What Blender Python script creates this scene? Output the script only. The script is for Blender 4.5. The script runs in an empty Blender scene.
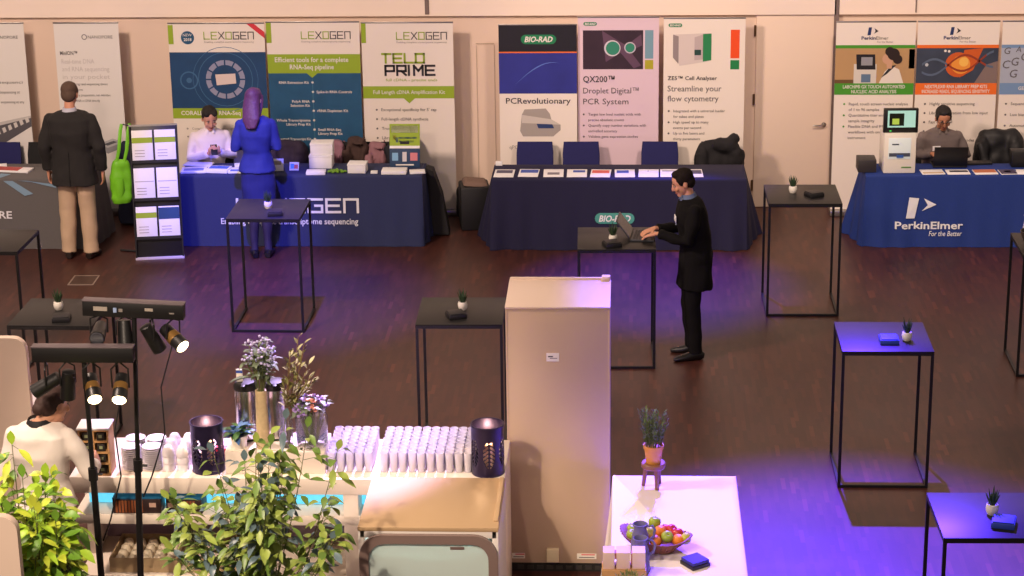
import bpy, bmesh, math, random
from mathutils import Vector, Matrix, noise
R = random.Random(7)
PI = math.pi
scene = bpy.context.scene
COL = scene.collection
V3 = Vector

# ------------------------------------------------------------------ camera, world, light, exposure
cam_d = bpy.data.cameras.new('camera')
cam = bpy.data.objects.new('camera', cam_d)
COL.objects.link(cam)
cam_d.sensor_width = 36.0
cam_d.lens = 2130.8 / 1024 * 36.0
cam_d.clip_end = 200
_r = V3((0.99857754, 0.05150743, -0.01377947))
_u = V3((-0.00278746, 0.30851355, 0.95121586))
_f = V3((-0.05324584, 0.94982439, -0.30821828))
m = Matrix((_r, _u, -_f)).transposed().to_4x4()
m.translation = V3((0, 0, 6.4706))
cam.matrix_world = m
scene.camera = cam

scene.view_settings.view_transform = 'Standard'
scene.view_settings.look = 'None'
scene.view_settings.gamma = 1.0
scene.view_settings.use_curve_mapping = False
scene.view_settings.exposure = 0.0

world = bpy.data.worlds.new('hall_ambience')
scene.world = world
world.use_nodes = True
bg = world.node_tree.nodes['Background']
bg.inputs[0].default_value = (1.0, 0.80, 0.68, 1)
bg.inputs[1].default_value = 0.26


def area(name, loc, aim, size, energy, color):
    d = bpy.data.lights.new(name, 'AREA'); d.energy = energy; d.color = color; d.size = size
    o = bpy.data.objects.new(name, d); COL.objects.link(o); o.location = loc
    o.rotation_euler = (V3(aim) - V3(loc)).to_track_quat('-Z', 'Y').to_euler()
    return o


def spot(name, loc, aim, angle, energy, color, blend=0.7, radius=0.08):
    d = bpy.data.lights.new(name, 'SPOT'); d.energy = energy; d.color = color
    d.spot_size = math.radians(angle); d.spot_blend = blend; d.shadow_soft_size = radius
    o = bpy.data.objects.new(name, d); COL.objects.link(o); o.location = loc
    o.rotation_euler = (V3(aim) - V3(loc)).to_track_quat('-Z', 'Y').to_euler()
    return o


WARM = (1.0, 0.755, 0.605)
area('house_light_wall', (-6.5, 12.5, 7.8), (-2.0, 22.9, 1.6), 1.0, 980, WARM)
spot('house_spot_wall', (2.4, 15.0, 8.0), (3.0, 22.9, 2.2), 62, 2000, WARM, 0.6, 0.5)
area('house_light_front', (-4.5, 4.0, 8.0), (-1.0, 13.0, 0.8), 1.0, 420, WARM)
VIOLET = (0.22, 0.07, 1.0)
spot('bar_spot_warm', (-3.6, 5.0, 7.4), (-2.35, 12.3, 0.9), 25, 2700, (1.0, 0.80, 0.60), 0.5, 0.12)
spot('buffet_spot_warm', (-1.6, 5.0, 7.4), (0.15, 12.7, 0.8), 13, 900, (1.0, 0.80, 0.60), 0.6, 0.12)
spot('led_spot_floor', (1.4, 19.0, 7.2), (1.6, 13.0, 0.0), 33, 30000, (0.10, 0.035, 1.0), 0.85, 0.06)
spot('led_spot_booth', (-3.2, 15.5, 7.2), (-4.10, 21.2, 0.5), 15, 5200, (0.10, 0.10, 1.0), 0.8)
spot('led_spot_booth_floor', (-3.2, 17.0, 7.2), (-3.3, 19.4, 0.0), 27, 12000, (0.05, 0.03, 1.0), 1.0)
spot('led_spot_aisle', (0.3, 22.0, 7.4), (0.30, 20.0, 0.0), 24, 13000, (0.04, 0.025, 1.0), 1.0)
spot('led_spot_bar', (-1.6, 17.5, 7.2), (-2.0, 13.45, 1.1), 16, 14000, (0.66, 0.48, 1.0), 0.6)
spot('led_spot_bar.001', (-2.7, 17.5, 7.2), (-3.12, 13.15, 1.1), 9, 6000, (0.68, 0.50, 1.0), 0.7)
spot('led_spot_buffet', (0.6, 17.5, 7.2), (0.35, 12.8, 0.8), 17, 600, (0.74, 0.56, 1.0), 0.7)


# ------------------------------------------------------------------ materials
def lin(c):
    out = []
    for v in c:
        v = v / 255.0
        out.append(v / 12.92 if v <= 0.04045 else ((v + 0.055) / 1.055) ** 2.4)
    return (*out, 1.0)


def setin(node, key, val):
    if key in node.inputs:
        node.inputs[key].default_value = val


def mat(name, col, rough=0.6, metal=0.0, var=0.0, scale=30.0, bump=0.0, trans=0.0, emit=0.0, spec=0.5, coat=0.0, alpha=1.0):
    m = bpy.data.materials.new(name); m.use_nodes = True
    nt = m.node_tree; b = nt.nodes['Principled BSDF']
    b.inputs['Base Color'].default_value = lin(col)
    setin(b, 'Roughness', rough); setin(b, 'Metallic', metal); setin(b, 'Transmission Weight', trans)
    setin(b, 'Specular IOR Level', spec); setin(b, 'Coat Weight', coat); setin(b, 'Alpha', alpha)
    if emit:
        b.inputs['Emission Color'].default_value = lin(col); setin(b, 'Emission Strength', emit)
    if var or bump:
        tc = nt.nodes.new('ShaderNodeTexCoord'); nz = nt.nodes.new('ShaderNodeTexNoise')
        nz.inputs['Scale'].default_value = scale; nz.inputs['Detail'].default_value = 3
        nt.links.new(tc.outputs['Object'], nz.inputs['Vector'])
        if var:
            mx = nt.nodes.new('ShaderNodeMix'); mx.data_type = 'RGBA'
            c = lin(col)
            mx.inputs[6].default_value = (*[v * (1 - var) for v in c[:3]], 1)
            mx.inputs[7].default_value = (*[min(1, v * (1 + var)) for v in c[:3]], 1)
            nt.links.new(nz.outputs['Fac'], mx.inputs[0]); nt.links.new(mx.outputs[2], b.inputs['Base Color'])
        if bump:
            bp = nt.nodes.new('ShaderNodeBump'); bp.inputs['Strength'].default_value = bump; bp.inputs['Distance'].default_value = 0.01
            nt.links.new(nz.outputs['Fac'], bp.inputs['Height']); nt.links.new(bp.outputs['Normal'], b.inputs['Normal'])
    return m


MC = {}


def M(col, rough=0.6, **k):
    key = (tuple(col), rough, tuple(sorted(k.items())))
    if key not in MC:
        MC[key] = mat('paint_%d_%d_%d' % tuple(col), col, rough, **k)
    return MC[key]


def floor_mat():
    m = bpy.data.materials.new('strip_parquet'); m.use_nodes = True
    nt = m.node_tree; b = nt.nodes['Principled BSDF']; L = nt.links.new

    def math_(op, a, bb=None):
        n = nt.nodes.new('ShaderNodeMath'); n.operation = op
        for i, v in enumerate((a, bb)):
            if v is None: continue
            if isinstance(v, (int, float)): n.inputs[i].default_value = v
            else: L(v, n.inputs[i])
        return n.outputs[0]
    tc = nt.nodes.new('ShaderNodeTexCoord'); sp = nt.nodes.new('ShaderNodeSeparateXYZ')
    L(tc.outputs['Object'], sp.inputs[0])
    cx = math_('FLOOR', math_('DIVIDE', sp.outputs[0], 0.034))
    wn0 = nt.nodes.new('ShaderNodeTexWhiteNoise'); wn0.noise_dimensions = '1D'; L(cx, wn0.inputs['W'])
    cy = math_('FLOOR', math_('ADD', math_('DIVIDE', sp.outputs[1], 0.22), math_('MULTIPLY', wn0.outputs[0], 7.0)))
    cb = nt.nodes.new('ShaderNodeCombineXYZ'); L(cx, cb.inputs[0]); L(cy, cb.inputs[1])
    wn = nt.nodes.new('ShaderNodeTexWhiteNoise'); wn.noise_dimensions = '2D'; L(cb.outputs[0], wn.inputs['Vector'])
    rp = nt.nodes.new('ShaderNodeValToRGB'); e = rp.color_ramp.elements
    e[0].position = 0.0; e[0].color = lin((66, 36, 31))
    e[1].position = 1.0; e[1].color = lin((98, 53, 42))
    k = e.new(0.45); k.color = lin((73, 40, 34)); k = e.new(0.92); k.color = lin((80, 44, 36))
    L(wn.outputs[0], rp.inputs[0])
    nz = nt.nodes.new('ShaderNodeTexNoise'); nz.inputs['Scale'].default_value = 1.3; nz.inputs['Detail'].default_value = 5
    L(tc.outputs['Object'], nz.inputs['Vector'])
    mx = nt.nodes.new('ShaderNodeMix'); mx.data_type = 'RGBA'; mx.blend_type = 'MULTIPLY'
    mx.inputs[0].default_value = 0.5; L(rp.outputs[0], mx.inputs[6])
    r2 = nt.nodes.new('ShaderNodeValToRGB'); r2.color_ramp.elements[0].color = (0.45, 0.45, 0.45, 1); r2.color_ramp.elements[1].color = (1.2, 1.2, 1.2, 1)
    L(nz.outputs['Fac'], r2.inputs[0]); L(r2.outputs[0], mx.inputs[7])
    L(mx.outputs[2], b.inputs['Base Color'])
    rr = nt.nodes.new('ShaderNodeMapRange'); rr.inputs[3].default_value = 0.36; rr.inputs[4].default_value = 0.47
    L(nz.outputs['Fac'], rr.inputs[0]); L(rr.outputs[0], b.inputs['Roughness'])
    setin(b, 'Specular IOR Level', 0.45)
    return m


M_WALL = mat('wall_paint', (226, 203, 186), 0.75, var=0.02, scale=2)
M_UPPER = mat('wall_panel_paint', (242, 224, 212), 0.7, var=0.02, scale=2)
M_DOOR = mat('door_paint', (230, 208, 190), 0.6, var=0.015, scale=3)
M_FLOOR = floor_mat()
M_GAP = mat('joint_shadow_gap', (120, 104, 100), 0.8)
M_BLACK = mat('black_powder_coat', (16, 15, 16), 0.45, var=0.1)
M_TOP = mat('black_table_laminate', (30, 29, 29), 0.42, var=0.08, spec=0.25)
M_STEEL = mat('brushed_steel', (190, 186, 182), 0.3, metal=1.0)
M_WHITE = mat('white_print', (236, 228, 222), 0.5)
M_PAPER = mat('white_paper', (240, 238, 240), 0.6, var=0.01)
M_CERAM = mat('white_ceramic', (232, 226, 216), 0.35)
M_LEAF_T = mat('succulent_leaf', (44, 66, 40), 0.5, var=0.3, scale=40)
M_NAP = mat('dark_napkin_box', (24, 23, 26), 0.5, var=0.1)
M_NAPB = mat('blue_napkin', (38, 62, 170), 0.6, var=0.1)
M_SKIN = mat('skin', (205, 150, 122), 0.55, var=0.05, scale=20)
M_EYE = mat('dark_eye', (30, 22, 20), 0.3)
M_LIP = mat('lips', (170, 96, 84), 0.5)
M_SHOE = mat('black_shoe_leather', (20, 18, 18), 0.35)
M_WOOD = mat('light_wood', (196, 150, 98), 0.55, var=0.15, scale=14)
M_DWOOD = mat('brown_wood', (128, 84, 54), 0.5, var=0.25, scale=16)
M_GLASS = mat('tumbler_glass', (246, 241, 255), 0.15, trans=0.38, spec=0.6)
M_SOIL = mat('potting_soil', (48, 34, 26), 0.9, var=0.3)


# ------------------------------------------------------------------ mesh helpers
class MB:
    def __init__(s):
        s.bm = bmesh.new(); s.mi = 0; s.mats = []

    def use(s, m):
        if m not in s.mats: s.mats.append(m)
        s.mi = s.mats.index(m); return s

    def face(s, vs, smooth=False):
        try:
            f = s.bm.faces.new(vs)
        except ValueError:
            return None
        f.material_index = s.mi; f.smooth = smooth; return f

    def poly(s, pts):
        return s.face([s.bm.verts.new(p) for p in pts])

    def box(s, c, d, rot=None, bev=0.0, top=None):
        """box centred at c with size d; top=(sx, sy) scales its upper face"""
        x, y, z = [v / 2 for v in d]; c = V3(c); vs = []
        for dz in (-1, 1):
            k = top if (top and dz > 0) else (1, 1)
            for dx, dy in ((-1, -1), (1, -1), (1, 1), (-1, 1)):
                p = V3((dx * x * k[0], dy * y * k[1], dz * z))
                if rot: p = rot @ p
                vs.append(s.bm.verts.new(c + p))
        fs = [s.face([vs[i] for i in q]) for q in ((3, 2, 1, 0), (4, 5, 6, 7), (0, 1, 5, 4), (1, 2, 6, 5), (2, 3, 7, 6), (3, 0, 4, 7))]
        if bev:
            es = list({e for f in fs for e in f.edges})
            rb = bmesh.ops.bevel(s.bm, geom=es, offset=bev, segments=2, profile=0.5, affect='EDGES')
            for f in rb['faces']: f.material_index = s.mi
        return s

    def loft(s, secs, side=(1, 0, 0), n=14, cap=True, power=2.0):
        """secs: (centre, half width along side, half depth)"""
        rings = []; side = V3(side)
        for i, (p, a, b) in enumerate(secs):
            p = V3(p); q0 = V3(secs[max(0, i - 1)][0]); q1 = V3(secs[min(len(secs) - 1, i + 1)][0])
            t = (q1 - q0)
            t = t.normalized() if t.length > 1e-9 else V3((0, 0, 1))
            e1 = side - side.dot(t) * t
            if e1.length < 1e-3: e1 = V3((0, 1, 0)) - V3((0, 1, 0)).dot(t) * t
            e1.normalize(); e2 = t.cross(e1); ring = []
            for k in range(n):
                an = 2 * PI * k / n; ca, sa = math.cos(an), math.sin(an)
                if power != 2.0:
                    ca = math.copysign(abs(ca) ** (2 / power), ca); sa = math.copysign(abs(sa) ** (2 / power), sa)
                ring.append(s.bm.verts.new(p + e1 * a * ca + e2 * b * sa))
            rings.append(ring)
        for r0, r1 in zip(rings, rings[1:]):
            for k in range(n):
                s.face((r0[k], r0[(k + 1) % n], r1[(k + 1) % n], r1[k]), True)
        if cap:
            s.face(list(reversed(rings[0]))); s.face(rings[-1])
        return s

    def tube(s, pts, r, n=8, r1=None):
        r1 = r if r1 is None else r1; k = max(1, len(pts) - 1)
        sd = V3((1, 0, 0)) if abs((V3(pts[-1]) - V3(pts[0])).normalized().x) < 0.9 else V3((0, 1, 0))
        return s.loft([(p, r + (r1 - r) * i / k, r + (r1 - r) * i / k) for i, p in enumerate(pts)], sd, n)

    def lathe(s, prof, n=20, c=(0, 0, 0), smooth=True):
        """prof: (radius, z) from bottom to top; radius 0 closes"""
        c = V3(c); rings = []
        for r, z in prof:
            if r < 1e-6: rings.append([s.bm.verts.new(c + V3((0, 0, z)))])
            else: rings.append([s.bm.verts.new(c + V3((r * math.cos(2 * PI * k / n), r * math.sin(2 * PI * k / n), z))) for k in range(n)])
        for a, b in zip(rings, rings[1:]):
            for k in range(n):
                k2 = (k + 1) % n
                if len(a) == 1 and len(b) == 1: continue
                if len(a) == 1: s.face((a[0], b[k2], b[k]), smooth)
                elif len(b) == 1: s.face((a[k], a[k2], b[0]), smooth)
                else: s.face((a[k], a[k2], b[k2], b[k]), smooth)
        return s

    def ell(s, c, rad, rot=None, sub=2):
        g = bmesh.ops.create_icosphere(s.bm, subdivisions=sub, radius=1.0)
        for v in g['verts']:
            p = V3((v.co.x * rad[0], v.co.y * rad[1], v.co.z * rad[2]))
            v.co = V3(c) + (rot @ p if rot else p)
        for f in {f for v in g['verts'] for f in v.link_faces}:
            f.material_index = s.mi; f.smooth = True
        return s

    def prism(s, pts2, y0, y1):
        """outline in x-z extruded from y0 to y1"""
        a = [s.bm.verts.new((x, y0, z)) for x, z in pts2]; b = [s.bm.verts.new((x, y1, z)) for x, z in pts2]; n = len(pts2)
        s.face(a); s.face(list(reversed(b)))
        for k in range(n): s.face((a[k], b[k], b[(k + 1) % n], a[(k + 1) % n]))
        return s

    def text(s, body, x, z, cap, mapf, align='L', width=None, bold=0.0, shear=0.0):
        vs, fs, w = glyphs(body, bold, shear); k = cap / CAPH; kx = k if width is None else width / max(w, 1e-6)
        ox = {'L': 0, 'C': -w * kx / 2, 'R': -w * kx}[align]
        nv = [s.bm.verts.new(mapf(x + ox + p[0] * kx, z + p[1] * k)) for p in vs]
        for f in fs: s.face([nv[i] for i in f])
        return s

    def build(s, name, parent=None, sharp=40):
        me = bpy.data.meshes.new(name)
        bmesh.ops.recalc_face_normals(s.bm, faces=s.bm.faces[:])
        s.bm.to_mesh(me); s.bm.free()
        for mm in s.mats: me.materials.append(mm)
        if sharp:
            for p in me.polygons: p.use_smooth = True
            me.set_sharp_from_angle(angle=math.radians(sharp))
        o = bpy.data.objects.new(name, me); COL.objects.link(o)
        if parent: o.parent = parent
        return o


_GC = {}


def glyphs(body, bold=0.0, shear=0.0):
    key = (body, bold, shear)
    if key not in _GC:
        cu = bpy.data.curves.new('t', 'FONT'); cu.body = body; cu.size = 1.0; cu.resolution_u = 2; cu.offset = bold; cu.shear = shear
        o = bpy.data.objects.new('t', cu); COL.objects.link(o)
        dg = bpy.context.evaluated_depsgraph_get(); dg.update()
        me = bpy.data.meshes.new_from_object(o.evaluated_get(dg))
        vs = [tuple(v.co[:2]) for v in me.vertices]; fs = [tuple(p.vertices) for p in me.polygons]
        x0 = min([v[0] for v in vs], default=0); x1 = max([v[0] for v in vs], default=0)
        _GC[key] = ([(v[0] - x0, v[1]) for v in vs], fs, x1 - x0)
        bpy.data.objects.remove(o); bpy.data.curves.remove(cu); bpy.data.meshes.remove(me)
    return _GC[key]


CAPH = 1.0
CAPH = max(v[1] for v in glyphs('H')[0])

SQ = {  # squared stroke letters on a 1 x 1 body
    'L': [[(0, 1), (0, 0), (1, 0)]], 'E': [[(1, 1), (0, 1), (0, 0), (1, 0)], [(0, .5), (.9, .5)]],
    'X': [[(0, 1), (1, 0)], [(1, 1), (0, 0)]], 'O': [[(0, 0), (0, 1), (1, 1), (1, 0), (-.08, 0)]],
    'G': [[(1, 1), (0, 1), (0, 0), (1, 0), (1, .5), (.5, .5)]], 'N': [[(0, 0), (0, 1), (1, 1), (1, 0)]],
    'T': [[(0, 1), (1, 1)], [(.4, 1), (.4, 0)]], 'P': [[(0, 0), (0, 1), (1, 1), (1, .42), (0, .42)]],
    'R': [[(0, 0), (0, 1), (1, 1), (1, .42), (0, .42)], [(.5, .42), (1, 0)]], 'I': [[(0, 0), (0, 1)]],
    'M': [[(0, 0), (0, 1), (.5, .45), (1, 1), (1, 0)]]}


def strokes(mb, word, x, z, w, h, th, mapf, mats, gap=0.36):
    """squared line lettering: width w for the whole word, height h, stroke th; mats one per letter"""
    units = [0.25 if c == 'I' else 1.0 for c in word]
    cw = w / (sum(units) + gap * (len(word) - 1)); cx = x
    for ch, un, mm in zip(word, units, mats):
        mb.use(mm)
        for line in SQ[ch]:
            for (a, b), (c, d) in zip(line, line[1:]):
                p = V3((cx + a * cw, 0, z + b * h)); q = V3((cx + c * cw, 0, z + d * h)); t = (q - p).normalized(); nrm = V3((-t.z, 0, t.x)) * th / 2
                e = t * th / 2
                mb.poly([mapf(k.x, k.z) for k in (p - e - nrm, q + e - nrm, q + e + nrm, p - e + nrm)])
        cx += cw * (un + gap)


def tag(o, label, cat, group=None, kind=None):
    o['label'] = label; o['category'] = cat
    if group: o['group'] = group
    if kind: o['kind'] = kind
    return o


def thing(name, label, cat, loc=(0, 0, 0), rz=0.0, group=None):
    o = bpy.data.objects.new(name, None); o.empty_display_size = 0.1; COL.objects.link(o)
    o.location = loc; o.rotation_euler = (0, 0, rz)
    return tag(o, label, cat, group)


def dup(root, loc, rz=0.0, label=None, group=None):
    r = root.copy(); COL.objects.link(r); r.location = loc; r.rotation_euler = (0, 0, rz)
    if label: r['label'] = label
    if group: r['group'] = group
    for ch in list(root.children):
        c = ch.copy(); COL.objects.link(c); c.parent = r
        for g in list(ch.children):
            d = g.copy(); COL.objects.link(d); d.parent = c
    return r


def struct(o):
    o['kind'] = 'structure'; return o


def remesh(mb, name, parent, voxel, smooth=3, rough=None):
    """fuse everything in mb into one continuous surface"""
    me = bpy.data.meshes.new('t')
    bmesh.ops.recalc_face_normals(mb.bm, faces=mb.bm.faces[:])
    mb.bm.to_mesh(me); mb.bm.free()
    o = bpy.data.objects.new('t', me); COL.objects.link(o)
    md = o.modifiers.new('r', 'REMESH'); md.mode = 'VOXEL'; md.voxel_size = voxel; md.use_smooth_shade = True
    if smooth:
        sm = o.modifiers.new('s', 'SMOOTH'); sm.factor = 0.5; sm.iterations = smooth
    dg = bpy.context.evaluated_depsgraph_get(); dg.update()
    res = bpy.data.meshes.new_from_object(o.evaluated_get(dg)); res.name = name
    bpy.data.objects.remove(o); bpy.data.meshes.remove(me)
    res.materials.clear()
    for mm in mb.mats[:1]: res.materials.append(mm)
    for p in res.polygons: p.use_smooth = True; p.material_index = 0
    if rough:
        amp, sc = rough
        for v in res.vertices:
            v.co += v.normal * amp * noise.noise(v.co * sc)
    r = bpy.data.objects.new(name, res); COL.objects.link(r)
    if parent: r.parent = parent
    return r


# ------------------------------------------------------------------ the room
o = MB().use(M_FLOOR).box((0, 12, -0.05), (26, 26, 0.1)).build('floor'); struct(o)
WY = 22.9
mb = MB().use(M_WALL).box((0, WY + 0.1, 4.0), (26, 0.2, 8.0)); struct(mb.build('wall_back'))
mb = MB().use(M_UPPER).box((-3.2, WY - 0.03, 5.08), (16.0 - 5.1, 0.06, 5.84)); struct(mb.build('trim_1'))
mb = MB().use(M_UPPER).box((5.7, WY - 0.03, 5.08), (6.84, 0.06, 5.84)); struct(mb.build('trim_2'))
mb = MB().use(M_UPPER).box((-10.9, WY - 0.03, 5.08), (4.46, 0.06, 5.84)); struct(mb.build('trim_3'))
struct(MB().use(M_GAP).box((-2.16, WY - 0.045, 5.08), (0.045, 0.05, 5.8)).build('trim_4'))
struct(MB().use(M_GAP).box((2.26, WY - 0.03, 4.0), (0.05, 0.06, 8.0)).build('trim_5'))
struct(MB().use(M_GAP).box((3.10, WY - 0.045, 5.08), (0.014, 0.05, 5.8)).build('trim_6'))
# door with hinges and lever handle
dr = bpy.data.objects.new('door_1', None); COL.objects.link(dr); struct(dr); dr.location = (1.82, WY, 0)
MB().use(M_DOOR).box((0, -0.015, 1.14), (0.83, 0.03, 2.27), bev=0.004).build('door_leaf', dr)
for z in (0.25, 1.22, 1.98):
    MB().use(mat('hinge_metal', (120, 96, 70), 0.4, metal=0.8)).lathe([(0, -0.06), (0.011, -0.06), (0.011, 0.06), (0, 0.06)], 10, (-0.43, -0.025, z)).build('hinge', dr)
mb = MB().use(M_STEEL).lathe([(0.0, 0), (0.026, 0), (0.026, 0.01), (0, 0.01)], 14)
bmesh.ops.rotate(mb.bm, verts=mb.bm.verts[:], cent=(0, 0, 0), matrix=Matrix.Rotation(PI / 2, 3, 'X'))
mb.bm.verts.ensure_lookup_table()
bmesh.ops.translate(mb.bm, verts=mb.bm.verts[:], vec=(0.34, -0.03, 0.94))
mb.tube([(0.34, -0.03, 0.94), (0.34, -0.075, 0.94), (0.325, -0.082, 0.94), (0.22, -0.082, 0.94)], 0.009).build('door_handle', dr)
# faint service hatch outlines between the booths
struct(MB().use(mat('faint_groove', (188, 168, 150), 0.8)).box((-1.54, WY - 0.004, 1.845), (0.20, 0.008, 0.012)).box((-1.635, WY - 0.004, 0.95), (0.006, 0.008, 1.75)).box((-1.44, WY - 0.004, 0.95), (0.006, 0.008, 1.75)).build('trim_7'))
struct(MB().use(mat('dark_skirting', (88, 74, 70), 0.6)).box((0, WY - 0.008, 0.03), (26, 0.016, 0.06)).build('baseboard_back'))
# floor socket hatch: a thin pale frame let into the boards
fo = thing('floor_socket', 'flush floor socket with thin pale metal frame behind the black tables', 'floor socket', (-5.44, 20.15, 0), 0.02)
MB().use(mat('socket_frame_metal', (176, 160, 150), 0.4, metal=0.5)).box((0, -0.15, 0.002), (0.26, 0.014, 0.004)).box((0, 0.15, 0.002), (0.26, 0.014, 0.004)).box((-0.123, 0, 0.002), (0.014, 0.29, 0.004)).box((0.123, 0, 0.002), (0.014, 0.29, 0.004)).build('frame', fo)
MB().use(mat('socket_lid', (72, 52, 46), 0.4, var=0.1)).box((0, 0, 0.001), (0.235, 0.286, 0.002)).build('lid', fo)


# ------------------------------------------------------------------ bar tables
TS, TH = 0.68, 1.10


def make_bar_table(loc, rz, label):
    t = thing('bar_table', label, 'table', loc, rz, 'black cube frame bar tables')
    a = TS / 2 - 0.011
    MB().use(M_TOP).box((0, 0, TH - 0.006), (TS, TS, 0.012), bev=0.002).build('tabletop', t)
    mb = MB().use(M_BLACK)
    for sx, sy in ((-1, -1), (1, -1), (1, 1), (-1, 1)):
        MB().use(M_BLACK).box((sx * a, sy * a, (TH - 0.034) / 2), (0.022, 0.022, TH - 0.036)).build('leg', t)
    mb.box((0, -a, TH - 0.023), (TS, 0.022, 0.022)).box((0, a, TH - 0.023), (TS, 0.022, 0.022))
    mb.box((-a, 0, TH - 0.023), (0.022, TS - 0.044, 0.022)).box((a, 0, TH - 0.023), (0.022, TS - 0.044, 0.022)).build('top_frame', t)
    MB().use(M_BLACK).box((0, -a, 0.012), (TS - 0.044, 0.022, 0.022)).build('rail', t)
    for sx in (-1, 1):
        MB().use(M_BLACK).box((sx * a, 0, 0.012), (0.022, TS - 0.044, 0.022)).build('rail', t)
    return t


TABLES = [
    ((-3.314, 18.916), -0.012, 'black frame bar table standing in front of the long booth table with the square letters'),
    ((-1.298, 15.963), 0.012, 'black frame bar table just left of the tall beige fridge'),
    ((-0.083, 17.979), 0.017, 'black frame bar table with the open laptop on it'),
    ((1.658, 19.438), 0.008, 'black frame bar table standing in front of the door'),
    ((1.952, 15.385), 0.0, 'blue lit bar table casting a square shadow on the violet floor'),
    ((2.232 + 0.0, 12.087), 0.017, 'blue lit bar table cut off at the lower right corner'),
    ((-4.497, 15.899), -0.02, 'black frame bar table behind the lamp bars with a plant on top'),
    ((-5.637, 17.884), -0.021, 'empty bar table cut off at the left edge by the grey cloth'),
    ((3.715, 17.824), -0.008, 'bar table cut off at the right edge with a pitcher on it')]
bt = None
for (x, y), rz, lb in TABLES:
    if bt is None: bt = make_bar_table((x, y, 0), rz, lb)
    else: dup(bt, (x, y, 0), rz, lb)


def make_succulent(label, loc):
    t = thing('potted_succulent', label, 'plant', loc, R.uniform(0, 6), 'little white pots on the bar tables')
    MB().use(M_CERAM).lathe([(0, 0), (0.026, 0), (0.036, 0.018), (0.040, 0.042), (0.035, 0.066), (0.031, 0.068), (0.031, 0.058), (0, 0.056)], 18).build('pot', t)
    mb = MB().use(M_LEAF_T)
    for k in range(13):
        a = k * 2.4; tilt = 0.16 + 0.045 * k * 0.6; L = 0.125 - 0.004 * k + R.uniform(-.01, .012)
        d = V3((math.cos(a) * math.sin(tilt), math.sin(a) * math.sin(tilt), math.cos(tilt))); b = V3((math.cos(a) * .01, math.sin(a) * .01, .055))
        mb.loft([(b, .008, .004), (b + d * L * .45, .0085, .004), (b + d * L * .8, .0045, .003), (b + d * L, .0008, .0008)], (-math.sin(a), math.cos(a), 0), 6)
    mb.build('leaves', t)
    return t


def make_napkin(label, loc, rz, m):
    o = MB().use(m).box((0, 0, 0.018), (0.14, 0.14, 0.036), bev=0.004).box((0, 0, 0.040), (0.125, 0.125, 0.008), bev=0.002).build('napkin_stack')
    o.location = loc; o.rotation_euler = (0, 0, rz)
    return tag(o, label, 'napkins', 'square napkin stacks on the bar tables')


SU = [((-3.32, 18.93), (-3.22, 18.72), 'on the bar table before the navy booth', 'black'),
      ((-1.29, 15.99), (-1.33, 15.81), 'on the bar table left of the tall beige fridge', 'black'),
      ((-0.11, 17.86), (-0.12, 17.745), 'beside the open laptop', 'black'),
      ((1.57, 19.48), (1.76, 19.37), 'on the bar table before the door', 'black'),
      ((2.12, 15.30), (1.98, 15.26), 'on the blue lit bar table with the square shadow', 'blue'),
      ((2.24, 12.10), (2.285, 11.94), 'on the blue lit lower right corner table', 'blue'),
      ((-4.53, 15.96), (-4.44, 15.70), 'on the bar table behind the lamp bars', 'black')]
su = None
for p, q, lb, c in SU:
    l1 = 'small spiky succulent in white pot ' + lb
    if su is None: su = make_succulent(l1, (*p, TH))
    else: dup(su, (*p, TH), R.uniform(0, 6), l1)
    make_napkin('flat %s napkin stack ' % c + lb, (*q, TH), R.uniform(.1, .5) if c == 'black' else (0.0 if q[1] > 13 else -0.25), M_NAP if c == 'black' else M_NAPB)
#==BACK==
# ------------------------------------------------------------------ roll-up banners
WHT, GRN, TEAL, NAVY = (238, 230, 224), (160, 186, 50), (28, 82, 120), (22, 58, 100)
M_BAN = mat('banner_film', (240, 228, 218), 0.5, var=0.01, scale=4)
M_GREY = mat('grey_ink', (96, 90, 92), 0.6)
M_LGREY = mat('pale_grey_ink', (158, 148, 146), 0.6)
M_DARK = mat('dark_ink', (48, 44, 50), 0.6)
M_GREEN = mat('lime_ink', (150, 176, 40), 0.6)
M_CASE = mat('banner_case_aluminium', (150, 145, 142), 0.35, metal=0.9)


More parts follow.
